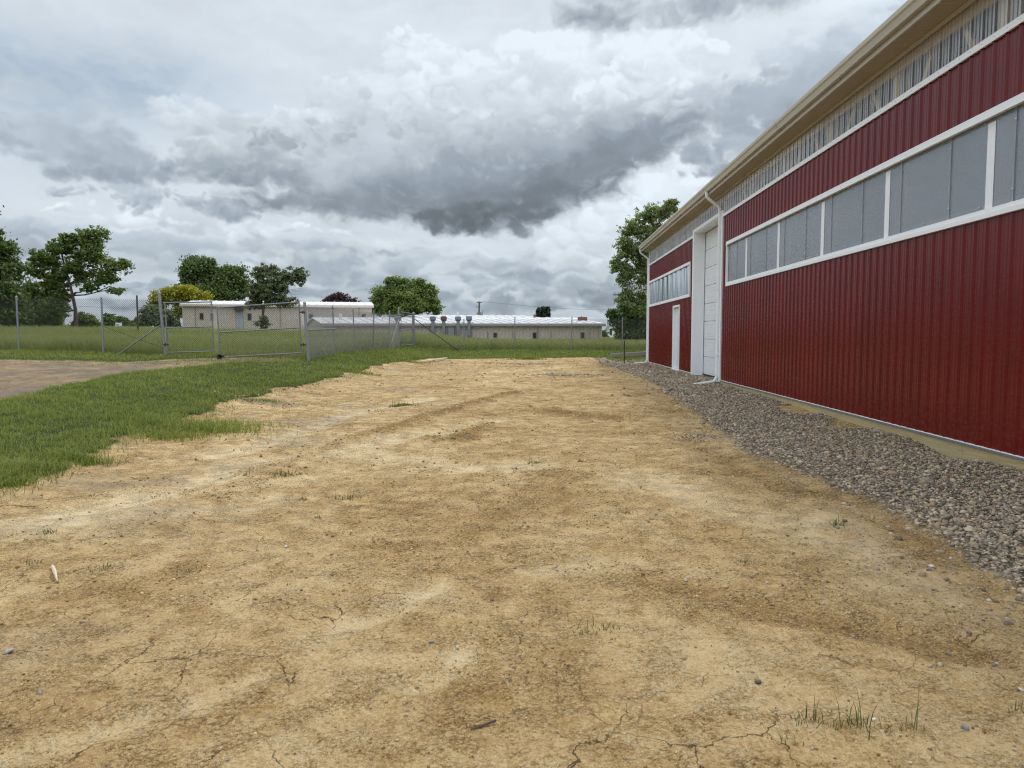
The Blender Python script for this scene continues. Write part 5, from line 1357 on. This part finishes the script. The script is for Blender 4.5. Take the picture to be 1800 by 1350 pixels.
# single weeds and tufts on the dirt
TUFTS = [(704, 713, 150, .055, .30, .13, 'largest isolated grass tuft with seed stalks in mid dirt', 16), (500, 835, 90, .05, .26, .13, 'spreading clump of short grass left of centre', 3), (797, 779, 40, .03, .09, .06, 'small green tuft beside the crumbly dirt berm', 0),
         (939, 812, 26, .04, .12, .06, 'small upright tuft right of the pale track', 2), (910, 823, 22, .03, .09, .05, 'low tuft just left of another small upright one', 0), (616, 875, 34, .06, .16, .08, 'thin-bladed tuft below the spreading clump', 3),
         (345, 810, 20, .03, .12, .05, 'flat tuft near the lawn edge', 0), (656, 820, 10, .03, .05, .03, 'tiny tuft on the pale wheel track', 0), (176, 1000, 60, .055, .16, .08, 'leafy weed on the left foreground dirt', 0),
         (57, 988, 26, .05, .08, .04, 'small dark weed at the far left foreground', 0), (231, 996, 16, .03, .06, .04, 'tiny weed right of the leafy weed', 0), (340, 1004, 40, .045, .12, .05, 'row of short weeds on cracked soil', 0),
         (560, 912, 14, .05, .05, .02, 'single upright weed left of centre', 1), (1060, 1110, 60, .065, .20, .09, 'sprawling weed with long stalks in the near centre', 4), (1098, 903, 18, .035, .07, .04, 'small weed in the centre of the dirt', 0),
         (1310, 990, 34, .04, .13, .04, 'low line of weeds on the right foreground', 0), (1412, 956, 14, .04, .05, .03, 'tiny tuft on the pale right patch', 0), (1471, 925, 16, .09, .06, .03, 'thin upright weed near the gravel edge', 3),
         (1424, 1275, 34, .11, .055, .04, 'upright narrow blades in the bottom right foreground', 3), (1497, 1280, 46, .12, .10, .06, 'tallest grass blades in the bottom right foreground', 4), (1560, 1290, 16, .06, .04, .03, 'short stub of blades right of the tallest foreground grass', 0),
         (1598, 1285, 12, .12, .06, .03, 'two long leaning blades in the bottom right foreground', 2), (1782, 1250, 10, .09, .05, .03, 'few grass blades at the right photo edge', 1), (1385, 1305, 22, .05, .08, .04, 'flattened weed left of the bottom right blades', 0),
         (1190, 1152, 16, .02, .03, .02, 'dark little weed right of the sprawling one', 0), (268, 868, 14, .03, .07, .03, 'little tuft above the left foreground', 0), (82, 935, 30, .05, .09, .05, 'pale sparse weed at the left edge of the dirt', 0),
         (155, 872, 20, .03, .10, .04, 'brown-green low weed below the lawn corner', 0), (430, 838, 16, .05, .05, .03, 'small tuft left of the spreading clump', 1), (532, 880, 12, .05, .06, .03, 'faint tuft between the clump and the upright weed', 1), (931, 715, 8, .05, .08, .03, 'tiny far tuft right of the largest tuft', 0), (440, 705, 60, .05, .35, .08, 'flat green patch by the grey stones near the lawn', 0)]
for px, py, n, h, sx, sy, lab, stalk in TUFTS:
    bx, by = gp(px, py); n = int(n * (1.5 if by > 5 else .8))
    ex = .75 + by * .035
    x = rng.normal(0, sx * .5, n); y = rng.normal(0, sy * .6, n); hh = h * (.85 + .03 * by) * ex * (.4 + .8 * rng.random(n)) * np.exp(-(x / (sx * 1.2)) ** 2)
    zb_ = Hs(bx, by); P = np.stack([x, y, H(x + bx, y + by) - zb_ - .006], 1)
    V, Fc, tip = blades(P, hh, np.full(n, .0024 + by * .0007), rng, 1.25)
    if stalk:
        xs_ = rng.normal(0, sx * .35, stalk); P2 = np.stack([xs_, rng.normal(0, sy * .4, stalk), np.zeros(stalk)], 1)
        V2, F2, t2 = blades(P2, np.full(stalk, h * (.95 + by * .13)) * (.7 + .5 * rng.random(stalk)), np.full(stalk, .0026 + by * .0006), rng, .35)
        F2 = [f + len(V) for f in F2]; V = np.concatenate([V, V2]); Fc = [np.concatenate([a_, b_]) for a_, b_ in zip(Fc, F2)]; tip = np.concatenate([tip, t2])
    o = npmesh('grass_tuft', V, Fc, GM['weed'], attrs={'tip': tip}); o.location = (bx, by, zb_)
    tag(o, lab, 'weed', 'weed tufts scattered on the bare dirt')

# stones: river gravel along the wall, pebbles and clods on the soil
def ico(sub):
    bm = bmesh.new(); bmesh.ops.create_icosphere(bm, subdivisions=sub, radius=1.0); V = np.array([v.co[:] for v in bm.verts]); Fc = np.array([[v.index for v in f.verts] for f in bm.faces]); bm.free(); return V, Fc
def stones(P, size, sub, rng, flat=(.35, .75), jag=.18, sink=.25):
    n = len(P); V0, F0 = ico(sub); nv = len(V0); K = 10
    var = []
    for k in range(K):
        d = V0 * (1 + jag * rng.normal(size=(nv, 1)) * .55) if sub == 1 else V0 * (1 + jag * (vnoise(V0[:, :1] * 1.7 + k * 3, V0[:, 1:2] * 1.7 + V0[:, 2:3], k)))
        var.append(d)
    var = np.array(var)[rng.integers(0, K, n)]
    sc = np.stack([np.ones(n), rng.uniform(.6, .95, n), rng.uniform(*flat, n)], 1) * size[:, None]
    V = var * sc[:, None, :]
    # tumble: small tilt then free spin
    tx, ty, tz = rng.normal(0, .35, n), rng.normal(0, .35, n), rng.uniform(0, 2 * pi, n)
    def rot(V, a, i, j):
        c, s = np.cos(a)[:, None], np.sin(a)[:, None]; vi = V[:, :, i] * c - V[:, :, j] * s; vj = V[:, :, i] * s + V[:, :, j] * c
        V = V.copy(); V[:, :, i] = vi; V[:, :, j] = vj; return V
    V = rot(rot(rot(V, tx, 1, 2), ty, 0, 2), tz, 0, 1)
    V = V + P[:, None, :]; V[:, :, 2] += (size * (.4 - sink))[:, None]
    Fc = (F0[None] + (np.arange(n) * nv)[:, None, None]).reshape(-1, 3)
    return V.reshape(-1, 3), Fc
def stone_material():
    m, N, b = mat('mixed_river_stones', None, .8)
    g = N.new('ShaderNodeNewGeometry'); r = N.e(g.outputs['Random Per Island']); c = g.outputs['Position']
    col = N.ramp(r, [(0, (0.091, 0.074, 0.054)), (.16, (0.244, 0.197, 0.130)), (.30, (0.329, 0.257, 0.163)), (.42, (0.183, 0.165, 0.132)), (.55, (0.293, 0.209, 0.120)), (.66, (0.378, 0.317, 0.222)), (.76, (0.220, 0.134, 0.082)), (.86, (0.452, 0.389, 0.282)), (.95, (0.195, 0.182, 0.157))], 'CONSTANT')
    col = N.mix(N.noise(c, 60, 4, .6).ss(.4, .7) * .45, col, (.31, .25, .17))
    col = N.scale(col, N.noise(c, 25, 4, .6) * .6 + .72)
    N.link(col, b.inputs['Base Color']); bump(N, b, N.noise(c, 90, 3, .6), .002, .5); return m
M['stone'] = stone_material()
def clod_material():
    m, N, b = mat('dry_soil_crumbs', None, .95, 0, .1)
    g = N.new('ShaderNodeNewGeometry'); r = N.e(g.outputs['Random Per Island'])
    col = N.ramp(r, [(0, (.17, .105, .042)), (.3, (.30, .20, .085)), (.6, (.42, .30, .140)), (.85, (.52, .40, .21)), (.97, (.27, .225, .165))], 'LINEAR')
    N.link(col, b.inputs['Base Color']); return m
M['clod'] = clod_material()
rng = np.random.default_rng(77)
Vs, Fs, off = [], [], 0
for (y0, y1, dn, s0, sub) in ((2.6, 6.5, 2100, .0145, 2), (6.5, 11, 1650, .0150, 1), (11, 17, 1000, .0180, 1), (17, 26, 470, .026, 1), (26, 37.3, 240, .036, 1)):
    x, y = scatter(rng, 1.9, 5.6 if y1 > 20 else 5.16, y0, y1, dn); l, g, p = zones(x, y)
    k = (rng.random(len(x)) < np.clip(g * 1.05 + .03 * np.exp(-((x - grv_x(y)) / .35) ** 2) + .004, 0, 1)) & ~((x > 5.12) & ((y < 21.2) | (y > 25)) & (y < 35.15))
    x, y, g = x[k], y[k], g[k]; n = len(x); sz = s0 * .88 * np.exp(rng.normal(0, .38, n)) 
    z = H(x, y) + rng.uniform(-.012, .006, n) * g
    V, Fc = stones(np.stack([x, y, z], 1), sz, sub, rng); Vs.append(V); Fs.append(Fc + off); off += len(V)
# thin stone patches out on the dirt
for q, n, sx, sy, s0 in ((gp(990, 659), 420, 1.1, .5, .03), (gp(925, 640), 380, 1.2, .5, .035), (gp(470, 708), 650, .8, .45, .016), (gp(1240, 768), 260, .5, .35, .014), (gp(1600, 985), 60, .5, .35, .009), (gp(1640, 1110), 50, .45, .3, .008), (gp(1330, 1010), 70, .9, .3, .008)):
    x = rng.normal(q[0], sx * .5, n); y = rng.normal(q[1], sy * .5, n); sz = s0 * np.exp(rng.normal(0, .35, n))
    V, Fc = stones(np.stack([x, y, H(x, y)], 1), sz, 1, rng); Vs.append(V); Fs.append(Fc + off); off += len(V)
tag(npmesh('gravel', np.concatenate(Vs), np.concatenate(Fs), M['stone'], smooth=True), 'mixed river gravel bed along the foot of the barn wall', 'gravel', kind='stuff')
Vs, Fs, off = [], [], 0
for (r0, r1, dn, s0, m_) in ((1.9, 4.2, 4200, .0030, 'c'), (4.2, 8, 1300, .0048, 'c'), (8, 16, 220, .0085, 'c'), (16, 34, 26, .017, 'c')):
    n = int(dn * .5 * (r1 * r1 - r0 * r0) * R(82)); r = np.sqrt(rng.uniform(r0 * r0, r1 * r1, n)); a = rng.uniform(R(-44), R(38), n); x = r * np.sin(a); y = r * np.cos(a)
    k = (x > edge_x(y)) & (x < 5.05) & (y < 35); x, y = x[k], y[k]
    l, g, p = zones(x, y); hh, pa, ro = detail(x, y, l, g, p)
    k = rng.random(len(x)) < np.clip(.10 + ro * .95 - pa * .10, .03, 1) * (1 - l) * (1 - g); x, y = x[k], y[k]
    z = Hbase(x, y) + hh[k]; sz = s0 * np.exp(rng.normal(0, .5, len(x)))
    V, Fc = stones(np.stack([x, y, z], 1), np.clip(sz, 0, s0 * 3), 1, rng, (.5, .9), .35, .15); Vs.append(V); Fs.append(Fc + off); off += len(V)
tag(npmesh('soil_crumbs', np.concatenate(Vs), np.concatenate(Fs), M['clod']), 'loose dry soil crumbs and clods spread over the bare yard', 'soil crumbs', kind='stuff')
PEB = [(759, 1129, .013, (.19, .185, .18), 'round grey pebble in the middle of the foreground'), (15, 1147, .022, (.28, .27, .25), 'large grey stone at the left photo edge'), (1333, 1206, .014, (.08, .078, .08), 'dark blue-grey stone in the right foreground'),
       (1634, 1176, .014, (.33, .27, .18), 'left one of two tan stones side by side'), (1652, 1174, .014, (.35, .30, .20), 'right one of two tan stones side by side'), (1697, 1285, .016, (.20, .195, .185), 'grey stone in the bottom right corner'), (1585, 978, .016, (.14, .11, .09), 'flat brown stone near the gravel edge'),
       (1638, 990, .018, (.55, .53, .48), 'pale flat stone near the gravel edge'), (502, 962, .016, (.50, .48, .44), 'whitish stone on the left foreground dirt'), (1641, 1034, .012, (.13, .12, .13), 'small dark stone right of the foreground'), (70, 1214, .013, (.22, .21, .20), 'small grey stone in the left foreground'),
       (1536, 1273, .010, (.62, .60, .56), 'tiny white stone beside the bottom right grass'), (865, 1055, .012, (.12, .10, .085), 'small dark clod above the round grey pebble'), (1446, 1042, .012, (.22, .22, .21), 'flat grey stone on the right foreground')]
for px, py, s_, c_, lab in PEB:
    bx, by = gp(px, py); V, Fc = stones(np.zeros((1, 3)), np.array([s_]), 3, rng, (.5, .65), .30, .1)
    o = npmesh('pebble', V, Fc, worn('pebble_stone', c_, .8, 0, .25, 40.0), smooth=True); o.location = (bx, by, Hs(bx, by) + .001); tag(o, lab, 'stone', 'single stones on the bare dirt')
